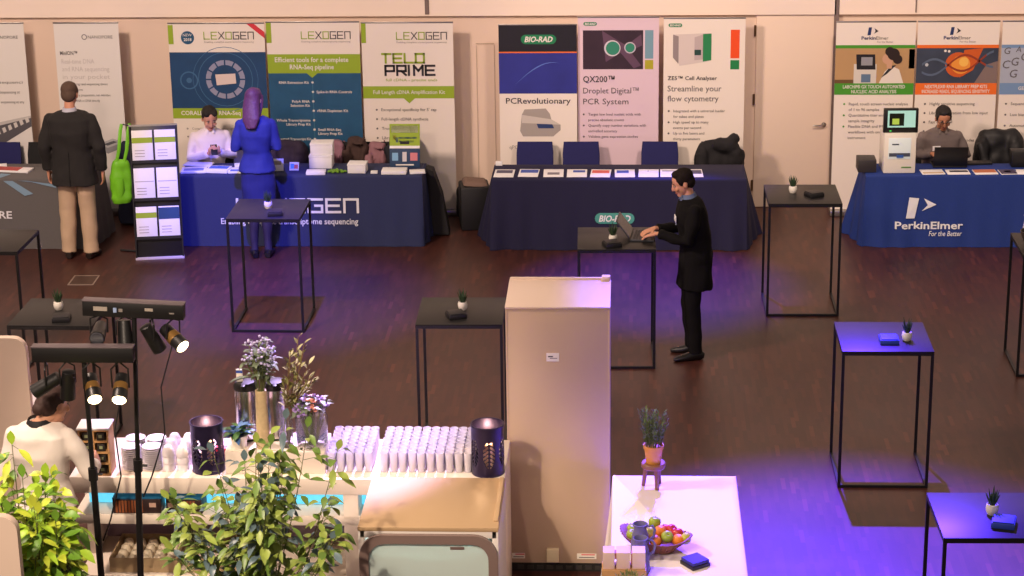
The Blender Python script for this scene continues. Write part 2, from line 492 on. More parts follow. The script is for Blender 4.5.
class Banner:
    """a roll-up banner; artwork is given in fractions: u 0..w metres from its left, v metres down from its top"""

    def __init__(s, x0, x1, h, label, y=22.55, film=None):
        s.w = x1 - x0; s.h = h
        s.t = thing('roll_up_banner', label, 'banner', ((x0 + x1) / 2, y, 0), 0, 'roll-up banners along the back wall')
        MB().use(M_CASE).box((0, 0.02, 0.035), (s.w + 0.02, 0.16, 0.07), bev=0.012).build('base', s.t)
        MB().use(M_CASE).tube([(0, 0.03, 0.06), (0, 0.03, h)], 0.012).build('pole', s.t)
        MB().use(film or M_BAN).box((0, 0, 0.06 + (h - 0.06) / 2), (s.w, 0.004, h - 0.06)).build('panel', s.t)
        MB().use(M_CASE).box((0, 0.004, h + 0.006), (s.w + 0.006, 0.018, 0.016), bev=0.003).build('top_rail', s.t)
        s.p = MB(); s.l = MB()

    def f(s, d=0.004):
        return lambda u, v: V3((-s.w / 2 + u, -d, s.h - v))

    def rect(s, u0, v0, u1, v1, m, d=0.0035):
        g = s.f(d); s.p.use(m); s.p.poly([g(u0, v1), g(u1, v1), g(u1, v0), g(u0, v0)]); return s

    def poly(s, pts, m, d=0.0045):
        g = s.f(d); s.p.use(m); s.p.poly([g(*q) for q in pts]); return s

    def disc(s, u, v, r, m, d=0.005, r2=None, n=28):
        g = s.f(d); s.p.use(m)
        pt = lambda q, k: g(u + q * math.cos(2 * PI * k / n), v + q * math.sin(2 * PI * k / n))
        if r2 is None: s.p.poly([pt(r, k) for k in range(n)])
        else:
            for k in range(n): s.p.poly([pt(r, k), pt(r, k + 1), pt(r2, k + 1), pt(r2, k)])
        return s

    def text(s, body, u, v, cap, m, align='L', width=None, bold=0.0, shear=0.0, d=0.0065):
        g = s.f(d); s.l.use(m); s.l.text(body, u, -v, cap, lambda a, b: g(a, -b), align, width, bold, shear); return s

    def strokes(s, word, u, v, w, h, th, mats, d=0.0065):
        g = s.f(d); strokes(s.l, word, u, -v, w, h, th, lambda a, b: g(a, -b), mats); return s

    def done(s):
        if s.p.mats: s.p.build('picture', s.t, 0)
        if s.l.mats: s.l.build('lettering', s.t, 0)
        return s.t


def bullets(b, u, v, dv, lines, m, cap=0.026, dot=None):
    for k, ln in enumerate(lines):
        vv = v + dv * k
        if ln and not ln.startswith(' '): b.disc(u - 0.05, vv - cap * .45, 0.011, dot or m, n=8)
        b.text(ln.strip(), u, vv, cap, m)


LXM = [M_GREEN, M_GREEN, M_DARK, M_GREEN, M_DARK, M_DARK, M_DARK]
M_TEAL = mat('teal_print', (30, 84, 122), 0.5, var=0.25, scale=5)
M_NIGHT = mat('deep_blue_print', (24, 66, 110), 0.5, var=0.35, scale=4)
M_ORANGE = mat('orange_ink', (238, 112, 40), 0.5)
M_RED = mat('red_ink', (214, 52, 66), 0.5)
M_GRN2 = mat('green_ink', (72, 152, 44), 0.5)
M_SKY = mat('pale_blue_ink', (120, 150, 190), 0.5)
WH = M_WHITE

# lime and teal company: three banners
b = Banner(-4.95, -3.90, 2.14, 'banner with the round blue badge and glowing ring picture behind the seated woman')
b.rect(0.0, 0.01, 0.055, 0.22, M_GREEN).disc(0.21, 0.15, 0.072, M_TEAL)
b.text('NEW', 0.21, 0.135, 0.03, WH, 'C').text('2018', 0.21, 0.185, 0.03, WH, 'C', bold=0.02)
b.strokes('LEXOGEN', 0.39, 0.165, 0.54, 0.075, 0.0095, LXM).text('Enabling complete transcriptome sequencing', 0.39, 0.205, 0.018, M_LGREY, width=0.54)
b.poly([(0.86, 0.0), (0.94, 0.0), (1.05, 0.09), (1.05, 0.16)], M_RED).rect(0, 0.31, 1.05, 0.93, M_NIGHT)
RING = M((150, 150, 178), 0.5); HALO = M((62, 104, 146), 0.5)
b.disc(0.60, 0.61, 0.215, RING, 0.005, 0.16).disc(0.60, 0.61, 0.30, HALO, 0.0045, 0.292).disc(0.60, 0.61, 0.36, HALO, 0.0045, 0.354).disc(0.2, 0.62, 0.10, HALO, 0.0042, 0.085).disc(0.2, 0.62, 0.03, HALO)
for k in range(12):
    a = k * PI / 6; c_, s_ = math.cos(a), math.sin(a)
    b.poly([(0.60 + q * c_ - e * s_, 0.61 + q * s_ + e * c_) for q, e in ((.15, -.008), (.222, -.008), (.222, .008), (.15, .008))], M_NIGHT, 0.0055)
b.poly([(0.49, 0.555), (0.71, 0.545), (0.715, 0.655), (0.50, 0.675)], M((226, 206, 200), 0.5), 0.0058)
b.rect(0, 0.93, 1.05, 1.045, M_GREEN).text('CORALL Total RNA-Seq Library', 0.52, 1.005, 0.045, WH, 'C', 0.86, 0.02)
bullets(b, 0.20, 1.17, 0.09, ['Complete transcript coverage', 'Strand specific libraries', 'Full workflow in four hours'], M_LGREY)
b.done()

b = Banner(-3.88, -2.87, 2.15, 'banner with lime heading over a dark teal panel of white lists')
b.rect(0.0, 0.0, 0.055, 0.22, M_GREEN).strokes('LEXOGEN', 0.38, 0.175, 0.53, 0.075, 0.0095, LXM).text('Enabling complete transcriptome sequencing', 0.38, 0.215, 0.018, M_LGREY, width=0.53)
b.rect(0, 0.345, 1.01, 0.555, M_GREEN).rect(0, 0.555, 1.01, 1.72, M_TEAL).poly([(0.42, 0.555), (0.54, 0.555), (0.48, 0.605)], M_GREEN)
b.text('Efficient tools for a complete', 0.48, 0.43, 0.052, WH, 'C', 0.80, 0.012).text('RNA-Seq pipeline', 0.48, 0.51, 0.052, WH, 'C', 0.48, 0.012)
b.rect(0.478, 0.62, 0.482, 1.6, M((90, 140, 160), 0.5), 0.005)
for k, (tx, sd) in enumerate((('RNA Extraction Kit', 'R'), ('Spike-In RNA Controls', 'L'), ('PolyA RNA|Selection Kit', 'R'), ('rRNA Depletion Kit', 'L'), ('Whole Transcriptome|Library Prep Kit', 'R'), ('Small RNA-Seq|Library Prep Kit', 'L'), ('Targeted Transcript Kit', 'R'), ('Data Analysis', 'L'))):
    vv = 0.67 + k * 0.105; b.disc(0.48, vv - 0.014, 0.013, WH, n=10)
    for j, ln in enumerate(tx.split('|')):
        b.text(ln, 0.44 if sd == 'R' else 0.52, vv + j * 0.045, 0.028, WH, sd, bold=0.012)
b.done()

b = Banner(-2.85, -1.86, 2.14, 'white banner with TELO PRIME in large square letters')
b.rect(0.0, 0.0, 0.05, 0.215, M_GREEN).strokes('LEXOGEN', 0.38, 0.175, 0.54, 0.075, 0.0095, LXM).text('Enabling complete transcriptome sequencing', 0.38, 0.215, 0.018, M_LGREY, width=0.54)
b.strokes('TELO', 0.22, 0.43, 0.45, 0.095, 0.022, [M_GREEN] * 4).strokes('PRIME', 0.25, 0.565, 0.53, 0.10, 0.024, [M_DARK] * 5)
b.text('full cDNA - precise ends', 0.25, 0.635, 0.03, M_GREEN, width=0.56)
b.rect(0, 0.69, 0.99, 0.825, M_GREEN).poly([(0.44, 0.825), (0.56, 0.825), (0.50, 0.88)], M_GREEN).text('Full Length cDNA Amplification Kit', 0.5, 0.775, 0.04, WH, 'C', 0.78, 0.01)
bullets(b, 0.19, 0.965, 0.105, ["Exceptional specificity for 5' cap", 'Full-length cDNA synthesis', 'True end annotation', 'Library prep ready', 'Long read compatible'], M_GREY, 0.032)
b.done()

# green badge company: three banners


def badge(b, u, v, w, m=M_GRN2):
    """rounded green badge with slanted white letters"""
    h = w * 0.27; pts = []
    for cx, a0 in ((u + w - h / 2, -PI / 2), (u + h / 2, PI / 2)):
        pts += [(cx + h / 2 * math.cos(a0 + PI * k / 8), v + h / 2 + h / 2 * math.sin(a0 + PI * k / 8)) for k in range(9)]
    b.poly(pts, m); b.text('BIO-RAD', u + w / 2, v + h * 0.77, h * 0.56, WH, 'C', w * 0.80, 0.03, 0.25)


M_BADGE = mat('badge_green', (26, 128, 82), 0.5)
M_INST = mat('instrument_print', (168, 158, 152), 0.5)
b = Banner(-1.37, -0.53, 2.11, 'banner with a black top and blue sky picture above a grey instrument')
b.rect(0, 0, 0.84, 0.285, M((26, 24, 34), 0.5)).rect(0, 0.285, 0.84, 0.30, M_ORANGE).rect(0, 0.30, 0.84, 0.745, mat('blue_earth_print', (44, 50, 142), 0.5, var=0.35, scale=3))
g_ = [(0.16 + 0.5 * q, 0.66 - 0.26 * math.sin(q * 1.9)) for q in [k / 10 for k in range(11)]]
b.poly(g_ + [(x, y + 0.014 * (1 - abs(2 * k / 10 - 1))) for k, (x, y) in reversed(list(enumerate(g_)))][1:-1], M((96, 126, 206), 0.5))
badge(b, 0.24, 0.10, 0.38, M_BADGE)
b.text('PCRevolutionary', 0.07, 0.855, 0.062, M_DARK, 'L', 0.70, 0.008)
b.poly([(0.24, 0.98), (0.27, 0.92), (0.50, 0.91), (0.545, 0.97), (0.56, 1.03), (0.66, 1.09), (0.66, 1.15), (0.58, 1.22), (0.25, 1.22), (0.22, 1.16)], M_INST)
b.poly([(0.24, 0.98), (0.56, 1.03), (0.66, 1.09), (0.24, 1.07)], M((206, 196, 188), 0.5), 0.005).poly([(0.40, 1.08), (0.57, 1.085), (0.59, 1.13), (0.42, 1.13)], M((40, 60, 110), 0.5), 0.0055)
b.text('qPCR made simple', 0.1, 1.36, 0.04, M_LGREY)
b.done()

M_LIL = mat('lilac_banner_film', (226, 200, 214), 0.5, var=0.01)
b = Banner(-0.52, 0.35, 2.18, 'pale lilac banner with two green lenses in a dark picture', y=22.6, film=M_LIL)
badge(b, 0.06, 0.045, 0.145, M_BADGE)
b.rect(0.055, 0.135, 0.70, 0.56, mat('dark_plum_print', (54, 36, 50), 0.5, var=0.5, scale=3)).rect(0.72, 0.135, 0.81, 0.445, M((122, 160, 178), 0.5)).rect(0.72, 0.46, 0.81, 0.56, M((176, 168, 40), 0.5))
b.poly([(0.26, 0.14), (0.42, 0.24), (0.52, 0.30), (0.68, 0.18), (0.69, 0.30), (0.56, 0.36), (0.68, 0.52), (0.60, 0.55), (0.46, 0.38), (0.30, 0.48)], M((98, 70, 92), 0.5), 0.0042)
b.disc(0.37, 0.33, 0.088, M((214, 206, 216), 0.5)).disc(0.375, 0.33, 0.074, M((52, 138, 112), 0.5), 0.0058).disc(0.56, 0.325, 0.062, M((200, 190, 204), 0.5)).disc(0.56, 0.325, 0.05, M((52, 138, 112), 0.5), 0.0058)
b.text('QX200™', 0.055, 0.70, 0.065, M_DARK, 'L', 0.34, 0.012).text('Droplet Digital™', 0.055, 0.825, 0.062, M_GREY, 'L', 0.60).text('PCR System', 0.055, 0.945, 0.062, M_GREY, 'L', 0.49)
bullets(b, 0.11, 1.07, 0.062, ['Target low level nucleic acids with', ' precise absolute counts', 'Quantify copy number variations with', ' unrivalled accuracy', 'Validate gene expression studies'], M_GREY, 0.028)
b.done()

b = Banner(0.40, 1.27, 2.17, 'white banner with a boxy analyser and an orange stripe', y=22.58)
badge(b, 0.05, 0.05, 0.145, M_BADGE)
b.poly([(0.10, 0.17), (0.16, 0.19), (0.16, 0.49), (0.10, 0.42)], M((150, 136, 136), 0.5)).poly([(0.10, 0.17), (0.50, 0.155), (0.49, 0.46), (0.17, 0.51)], M((218, 204, 200), 0.5), 0.0042)
b.poly([(0.33, 0.20), (0.42, 0.17), (0.42, 0.44), (0.33, 0.45)], M((192, 176, 176), 0.5), 0.005).rect(0.33, 0.335, 0.40, 0.395, M((36, 70, 66), 0.5), 0.0055).poly([(0.42, 0.165), (0.51, 0.16), (0.51, 0.45), (0.42, 0.465)], M((40, 134, 80), 0.5), 0.005)
b.rect(0.715, 0.12, 0.81, 0.43, M((242, 82, 30), 0.5)).rect(0.715, 0.45, 0.81, 0.55, M((30, 132, 74), 0.5))
b.text('ZE5™ Cell Analyser', 0.045, 0.665, 0.04, M_DARK, 'L', 0.53, 0.012).text('Streamline your', 0.045, 0.79, 0.062, M_GREY, 'L', 0.58).text('flow cytometry', 0.045, 0.90, 0.062, M_GREY, 'L', 0.55)
bullets(b, 0.11, 1.02, 0.062, ['Integrated with a universal loader', ' for tubes and plates', 'High speed up to many', ' events per second', 'Up to five lasers and', ' thirty parameters'], M_GREY, 0.028)
b.done()

# blue P company: three banners


def p_logo(b, u, v, s, m1, m2):
    b.poly([(u - .32 * s, v), (u - .02 * s, v - .02 * s), (u - .12 * s, v + .75 * s), (u - .44 * s, v + .77 * s)], m1)
    b.poly([(u + .22 * s, v + .06 * s), (u + .62 * s, v + .36 * s), (u + .18 * s, v + .62 * s), (u + .33 * s, v + .36 * s)], m2)


M_PB = mat('logo_blue_ink', (34, 52, 104), 0.5)


def p_banner(x0, x1, label, top, band):
    b = Banner(x0, x1, 2.13, label); w = x1 - x0
    p_logo(b, w * 0.45, 0.055, 0.11, M_PB, M_DARK)
    b.text('Perkin', w * 0.32, 0.185, 0.034, M_PB, 'L', 0.15, 0.02).text('Elmer', w * 0.32 + 0.155, 0.185, 0.034, M_GREY, 'L', 0.13).text('For the Better', w * 0.52, 0.22, 0.02, M_LGREY)
    b.rect(0, 0.245, w, 0.28, top).rect(0, 0.66, w, 0.785, band)
    return b, w


SKP = M((206, 160, 132), 0.5)
b, w = p_banner(2.23, 3.07, 'banner with a green band and a picture of a white coat worker', M_GRN2, M_GRN2)
b.rect(0, 0.28, w, 0.66, mat('lab_picture_print', (186, 148, 104), 0.5, var=0.1, scale=3)).rect(0, 0.62, 0.3, 0.66, M((110, 80, 50), 0.5), 0.004)
b.poly([(0.20, 0.45), (0.44, 0.45), (0.44, 0.66), (0.20, 0.66)], M((216, 208, 200), 0.5)).poly([(0.22, 0.345), (0.42, 0.345), (0.43, 0.51), (0.23, 0.51)], M((30, 28, 34), 0.5), 0.005).rect(0.275, 0.375, 0.395, 0.465, M((150, 150, 158), 0.5), 0.0055).rect(0.28, 0.56, 0.38, 0.65, M((96, 120, 150), 0.5), 0.0055)
b.poly([(0.47, 0.66), (0.53, 0.53), (0.60, 0.47), (0.68, 0.51), (0.73, 0.66)], M((232, 222, 212), 0.5)).poly([(0.49, 0.60), (0.59, 0.47), (0.65, 0.46), (0.55, 0.56)], M((34, 36, 46), 0.5), 0.005)
b.disc(0.555, 0.395, 0.058, SKP).poly([(0.54, 0.42), (0.61, 0.40), (0.60, 0.50), (0.55, 0.50)], SKP, 0.0052).disc(0.615, 0.345, 0.065, M((44, 30, 26), 0.5), 0.0056).disc(0.66, 0.40, 0.05, M((44, 30, 26), 0.5), 0.0058).disc(0.575, 0.315, 0.05, M((44, 30, 26), 0.5), 0.006)
b.rect(0.78, 0.29, 0.84, 0.5, M((120, 104, 84), 0.5))
b.text('LABCHIP® GX TOUCH AUTOMATED', w / 2, 0.715, 0.036, WH, 'C', 0.66, 0.015).text('NUCLEIC ACID ANALYSIS', w / 2, 0.768, 0.036, WH, 'C', 0.48, 0.015)
bullets(b, 0.16, 0.90, 0.062, ['Rapid, touch screen nucleic analysis', ' of 1 to 96 samples', 'Quantitative titer and', ' sample integrity', 'Flexible DNA and RNA', ' workflows with one', ' instrument'], M_GREY, 0.03, M_GRN2)
b.done()
b, w = p_banner(3.09, 3.95, 'banner with an orange band and a fiery double helix picture', M_ORANGE, M_ORANGE)
b.rect(0, 0.28, w, 0.66, mat('dusky_blue_print', (58, 66, 84), 0.5, var=0.5, scale=4))
FI = [M((236, 150, 60), 0.5), M((248, 190, 90), 0.5), M((206, 92, 36), 0.5), M((150, 60, 36), 0.5)]
b.disc(0.44, 0.46, 0.135, FI[2]).disc(0.47, 0.46, 0.10, FI[0], 0.0055).disc(0.50, 0.43, 0.05, FI[1], 0.0058).poly([(0.50, 0.30), (0.70, 0.28), (0.60, 0.52), (0.46, 0.60)], FI[2], 0.0047)
for sg in (0, 1):
    q = [(0.06 + 0.75 * k / 20, 0.50 + (0.085 if sg else -0.085) * math.sin(k * 0.36 + 0.5) - 0.10 * (k / 20)) for k in range(21)]
    for (ax, ay), (bx, by) in zip(q, q[1:]): b.poly([(ax, ay - 0.012), (bx, by - 0.012), (bx, by + 0.012), (ax, ay + 0.012)], FI[3] if 6 < q.index((ax, ay)) < 18 else M((90, 104, 128), 0.5), 0.006)
b.disc(0.11, 0.46, 0.018, M((190, 196, 206), 0.5)).disc(0.30, 0.31, 0.014, WH).disc(0.34, 0.315, 0.014, WH).poly([(0.62, 0.66), (0.74, 0.46), (0.86, 0.42), (0.86, 0.66)], M((132, 112, 108), 0.5), 0.0046)
b.text('NEXTFLEX® RNA LIBRARY PREP KITS', w / 2, 0.715, 0.036, WH, 'C', 0.66, 0.015).text('INCREASED READS, SEQUENCING SENSITIVITY', w / 2, 0.768, 0.036, WH, 'C', 0.72, 0.015)
bullets(b, 0.16, 0.90, 0.10, ['Highly sensitive sequencing', 'Library preparation from low input', 'Fast workflow', 'Automation ready', 'Unique dual index barcodes'], M_GREY, 0.03)
b.done()
b, w = p_banner(3.98, 4.88, 'banner of scattered grey code letters cut off at the right edge', M_SKY, M_SKY)
b.rect(0, 0.28, w, 0.66, M((172, 178, 196), 0.5))
for ch, u, v, c_ in (('G', .03, .345, .07), ('C', .02, .50, .085), ('G', .11, .47, .085), ('C', .21, .42, .09), ('A', .15, .325, .06), ('G', .10, .60, .085), ('T', .30, .36, .08), ('C', .33, .55, .09), ('G', .45, .42, .08), ('A', .55, .58, .08), ('C', .62, .38, .08), ('T', .72, .5, .08)):
    b.text(ch, u, v, c_, M_GREY if ord(ch) % 2 else M_DARK, shear=0.15)
b.text('GENOMIC SOLUTIONS', w / 2, 0.735, 0.036, WH, 'C', 0.5, 0.015)
bullets(b, 0.13, 0.90, 0.12, ['Sequencing services', 'Low bias library kits', 'Automation support'], M_GREY, 0.03)
b.done()

# two pale banners at the left
M_FRINGE = mat('pale_text_ink', (204, 197, 194), 0.6)


def pale_banner(x0, x1, label):
    b = Banner(x0, x1, 2.15, label, film=mat('pale_banner_film', (232, 226, 222), 0.5))
    w = x1 - x0
    b.text('NANOPORE', w - 0.07, 0.165, 0.034, M_GREY, 'R', 0.27).disc(w - 0.38, 0.148, 0.03, M_GREY, r2=0.022)
    return b, w


b, w = pale_banner(-6.20, -5.49, 'white banner with small black print behind the man in the dark jacket')
b.text('MinION™', 0.05, 0.345, 0.042, M_GREY, 'L', 0.19, 0.012)
for k, ln in enumerate(('Real-time DNA', 'and RNA sequencing', 'in your pocket')): b.text(ln, 0.06, 0.44 + .085 * k, 0.05, M_FRINGE, 'L', 0.52 if k else 0.36)
for k, ln in enumerate(('Portable long read sequencing device', 'for everyone', 'Rapid library preparation, ten minutes', 'Sequence RNA or DNA directly')): b.text(ln, 0.07, 0.68 + .062 * k, 0.026, M_GREY, 'L', (0.48, 0.2, 0.50, 0.38)[k])
b.poly([(0.38, 1.35), (0.56, 1.28), (0.68, 1.32), (0.67, 1.38), (0.50, 1.45), (0.38, 1.41)], M((150, 148, 152), 0.5)).poly([(0.38, 1.35), (0.56, 1.28), (0.68, 1.32), (0.50, 1.385)], M((190, 188, 190), 0.5), 0.005).poly([(0.45, 1.345), (0.57, 1.305), (0.61, 1.32), (0.50, 1.36)], M((90, 90, 96), 0.5), 0.0055)
b.done()
b, w = pale_banner(-7.35, -6.53, 'white banner cut off at the left edge with a picture of grey machinery')
for k, wd in enumerate((0.3, 0.22, 0.34)): b.text('sequencing at any scale'[:8 + 5 * k], 0.5, 0.66 + 0.11 * k, 0.03, M_GREY, 'L', min(0.26, wd))
b.poly([(0.1, 1.17), (0.82, 1.02), (0.90, 1.12), (0.3, 1.45), (0.1, 1.5)][:2] + [(0.82, 1.14), (0.3, 1.45), (0.1, 1.5)], M((88, 84, 90), 0.5)).poly([(0.1, 1.17), (0.82, 1.02), (0.82, 1.045), (0.1, 1.22)], M((196, 190, 188), 0.5), 0.005)
for k in range(6): b.poly([(0.42 + .066 * k, 1.19 - .028 * k), (0.455 + .066 * k, 1.175 - .028 * k), (0.47 + .066 * k, 1.225 - .028 * k), (0.435 + .066 * k, 1.245 - .028 * k)], M((212, 206, 202), 0.5), 0.0055)
b.done()


# ------------------------------------------------------------------ draped booth tables
class Cloth:
    def __init__(s, x0, x1, y0, y1, z, label, m, flare=(0.10, 0.04), amp=0.03, group=None, seed=1):
        s.x0, s.x1, s.y0, s.y1, s.z = x0, x1, y0, y1, z
        s.fl, s.amp, s.seed = flare, amp, seed
        s.t = thing('exhibition_table', label, 'table', (0, 0, 0), 0, group)
        mb = MB().use(m); r = 0.02
        n_x, n_y = int((x1 - x0) / 0.025), int((y1 - y0) / 0.025)
        per = [(x0 + (x1 - x0) * k / n_x, y0, 0, -1) for k in range(n_x)] + [(x1, y0 + (y1 - y0) * k / n_y, 1, 0) for k in range(n_y)]
        per += [(x1 - (x1 - x0) * k / n_x, y1, 0, 1) for k in range(n_x)] + [(x0, y1 - (y1 - y0) * k / n_y, -1, 0) for k in range(n_y)]
        rows = []
        lev = [z, z - 0.008, z - 0.03, z - 0.1] + [z * q for q in (0.72, 0.58, 0.45, 0.32, 0.2, 0.09, 0.004)]
        for i, zz in enumerate(lev):
            row = []
            for x, y, nx, ny in per:
                p = V3(s.pt(x, y, nx, ny, zz))
                if i == 0: p -= V3((nx, ny, 0)) * 0.008
                row.append(mb.bm.verts.new(p))
            rows.append(row)
        n = len(per)
        for a, b_ in zip(rows, rows[1:]):
            for k in range(n): mb.face((a[k], b_[k], b_[(k + 1) % n], a[(k + 1) % n]))
        mb.face(rows[0])
        mb.build('tablecloth', s.t, 60)

    def pt(s, x, y, nx, ny, z):
        t = max(0.0, 1 - z / s.z)
        L = min(abs(x - s.x0), abs(x - s.x1)) if ny else min(abs(y - s.y0), abs(y - s.y1))
        cor = math.exp(-(L / 0.16) ** 2)
        arc = x if ny else y * 1.3 + (7 if nx > 0 else 3)
        w = 0.26 + 0.74 * math.exp(-(L / 0.34) ** 2) if ny else 0.8
        f = noise.noise(V3((arc * 5.5, s.seed * 3.1, z * 0.7))) * 0.7 + 0.3 * math.sin(arc * 26 + s.seed)
        g = 0.12 + 0.88 * (y - s.y0) / (s.y1 - s.y0)
        fl = s.fl[0] * g if nx else s.fl[1]
        off = t * (fl + s.amp * w * f)
        dx = (1 if abs(x - s.x1) < abs(x - s.x0) else -1) * cor * t * s.fl[0] * g if ny else 0
        dy = (1 if abs(y - s.y1) < abs(y - s.y0) else -1) * cor * t * s.fl[1] * 0.6 if nx else 0
        return (x + nx * off + dx, y + ny * off + dy, z)

    def front(s, d=0.012):
        def fn(x, z):
            p = s.pt(x, s.y0, 0, -1, z); return V3((x, p[1] - d, z))
        return fn


M_LEXC = mat('navy_cloth', (40, 48, 88), 0.85, var=0.08, bump=0.15, scale=60)
M_BIOC = mat('dark_indigo_cloth', (22, 20, 56), 0.85, var=0.08, bump=0.15, scale=60)
M_PEC = mat('royal_blue_cloth', (22, 50, 124), 0.8, var=0.08, bump=0.15, scale=60)
M_NANC = mat('charcoal_cloth', (96, 92, 92), 0.85, var=0.06, bump=0.15, scale=60)
BT = 'draped exhibition tables along the wall'
M_LET = mat('white_cloth_print', (226, 226, 232), 0.6)
lex = Cloth(-4.69, -2.12, 21.38, 21.90, 0.76, 'navy draped table with white square letters about transcriptome sequencing', M_LEXC, (0.10, 0.05), 0.04, BT, 2)
mb = MB(); fr = lex.front()
strokes(mb, 'LEXOGEN', -4.07, 0.375, 1.27, 0.135, 0.026, fr, [M_LET] * 7, 0.34)
mb.use(M_LET).text('Enabling complete transcriptome sequencing', -2.80, 0.245, 0.062, fr, 'R', 1.45, 0.012)
mb.build('lettering', lex.t, 0)
MB().use(mat('black_cloth', (24, 22, 26), 0.85)).prism([(-2.11, 0.02), (-1.88, 0.02), (-1.95, 0.45), (-2.04, 0.72), (-2.11, 0.745)], 21.72, 21.90).build('side_drape', lex.t)
bio = Cloth(-1.39, 1.24, 21.25, 21.84, 0.76, 'dark indigo draped table with the small green badge on its front', M_BIOC, (0.20, 0.04), 0.07, BT, 5)
fr = bio.front()
mb = MB().use(mat('teal_badge_print', (70, 150, 140), 0.6)); bx, bz, bw, bh = -0.115, 0.345, 0.41, 0.115
pts = []
for cx, a0 in ((bx + bw / 2 - bh / 2, -PI / 2), (bx - bw / 2 + bh / 2, PI / 2)):
    pts += [(cx + bh / 2 * math.cos(a0 + PI * k / 8), bz + bh / 2 * math.sin(a0 + PI * k / 8)) for k in range(9)]
mb.poly([fr(*q) for q in pts]); mb.build('badge', bio.t, 0)
mb = MB().use(M_LET).text('BIO-RAD', bx, bz - 0.032, 0.064, bio.front(0.016), 'C', 0.33, 0.03, 0.25); mb.build('lettering', bio.t, 0)
pe = Cloth(2.47, 5.0, 21.40, 21.88, 0.76, 'royal blue draped table with white company name', M_PEC, (0.18, 0.06), 0.07, BT, 8)
fr = pe.front()
mb = MB().use(M_LET)
mb.poly([fr(*q) for q in ((2.89, 0.31), (2.98, 0.31), (3.02, 0.52), (2.92, 0.53))]); mb.poly([fr(*q) for q in ((3.05, 0.385), (3.20, 0.455), (3.07, 0.52), (3.11, 0.45))])
mb.text('PerkinElmer', 2.78, 0.20, 0.074, fr, 'L', 0.70, 0.022).text('For the Better', 3.47, 0.125, 0.052, fr, 'R', 0.34, 0.006, 0.2)
mb.build('lettering', pe.t, 0)
nan = Cloth(-7.6, -5.60, 21.27, 21.88, 0.76, 'charcoal draped table with pale blue chevrons at the left edge', M_NANC, (0.08, 0.05), 0.03, BT, 11)
fr = nan.front()
mb = MB().use(M_LET).text('NANOPORE', -6.44, 0.335, 0.075, fr, 'R', 0.72, 0.02)
mb.build('lettering', nan.t, 0)
M_CHEV = mat('pale_blue_cloth_print', (124, 152, 176), 0.7)
mb = MB().use(M_CHEV); z9 = 0.762
mb.poly([V3(q) for q in ((-6.72, 21.275, z9), (-6.55, 21.275, z9), (-6.47, 21.43, z9), (-6.58, 21.46, z9))]).material_index
for q in (((-6.51, 0.735), (-6.41, 0.735), (-6.20, 0.60), (-6.29, 0.575)), ((-6.36, 0.738), (-6.27, 0.738), (-5.95, 0.66), (-5.97, 0.70))): mb.poly([fr(*k) for k in q])
mb.build('chevron', nan.t, 0)


# ------------------------------------------------------------------ things on and round the booths
def slab(name, x, y, z, w, d, h, m, label, cat, rz=0.0, group=None, bev=0.001, tilt=0.0):
    o = MB().use(m).box((0, 0, h / 2), (w, d, h), bev=bev).build(name); o.location = (x, y, z); o.rotation_euler = (tilt, 0, rz)
    return tag(o, label, cat, group)


def leaflet(x, y, z, w, d, h, label, pics=(), rz=0.0, group=None):
    """a printed sheet or pile: white stock with coloured blocks (u0,v0,u1,v1,material) in 0..1, v from the far edge"""
    t = thing('leaflet', label, 'leaflet', (x, y, z), rz, group)
    MB().use(M_PAPER).box((0, 0, h / 2), (w, d, h), bev=0.0008).build('sheet', t)
    if pics:
        mb = MB()
        for u0, v0, u1, v1, mm in pics:
            mb.use(mm).box((-w / 2 + w * (u0 + u1) / 2, d / 2 - d * (v0 + v1) / 2, h + 0.0008), (w * (u1 - u0), d * (v1 - v0), 0.0012))
        mb.build('print', t, 0)
    return t


TZ = 0.762
PB, PR, PG, PK = M((56, 84, 176), 0.5), M((214, 96, 80), 0.5), M((128, 120, 128), 0.5), M((70, 66, 96), 0.5)
prints = [(PK, .1, .12, .9, .5, 'with a dark grey heading'), (PB, .08, .1, .95, .5, 'with a dark blue heading'), (PG, .2, .45, .8, .75, 'with a small grey instrument picture'), (PB, .3, .15, .9, .42, 'with a light blue corner heading'), (PR, .06, .12, .92, .5, 'with a red heading'), (PB, .1, .15, .7, .5, 'with a slanting blue heading'), (PG, .45, .2, .5, .3, 'almost blank'), (PG, .1, .2, .8, .3, 'half hidden by the man in black'), (PK, .06, .12, .95, .62, 'with a violet heading at the row end')]
for k, (mm, u0, v0, u1, v1, lb) in enumerate(prints):
    x = (-1.265, -1.01, -.752, -.508, -.262, -.012, .235, .46, .69)[k]
    leaflet(x, 21.46 + R.uniform(-.01, .01), TZ, 0.208, 0.30, 0.006, 'white leaflet %s on the dark indigo table' % lb, [(u0, v0, u1, v1, mm)], R.uniform(-.05, .05), 'row of leaflets on the dark indigo table')
slab('name_card', -1.34, 21.80, TZ, 0.07, 0.05, 0.04, M_PAPER, 'small white card at the far left corner of the dark indigo table', 'card')
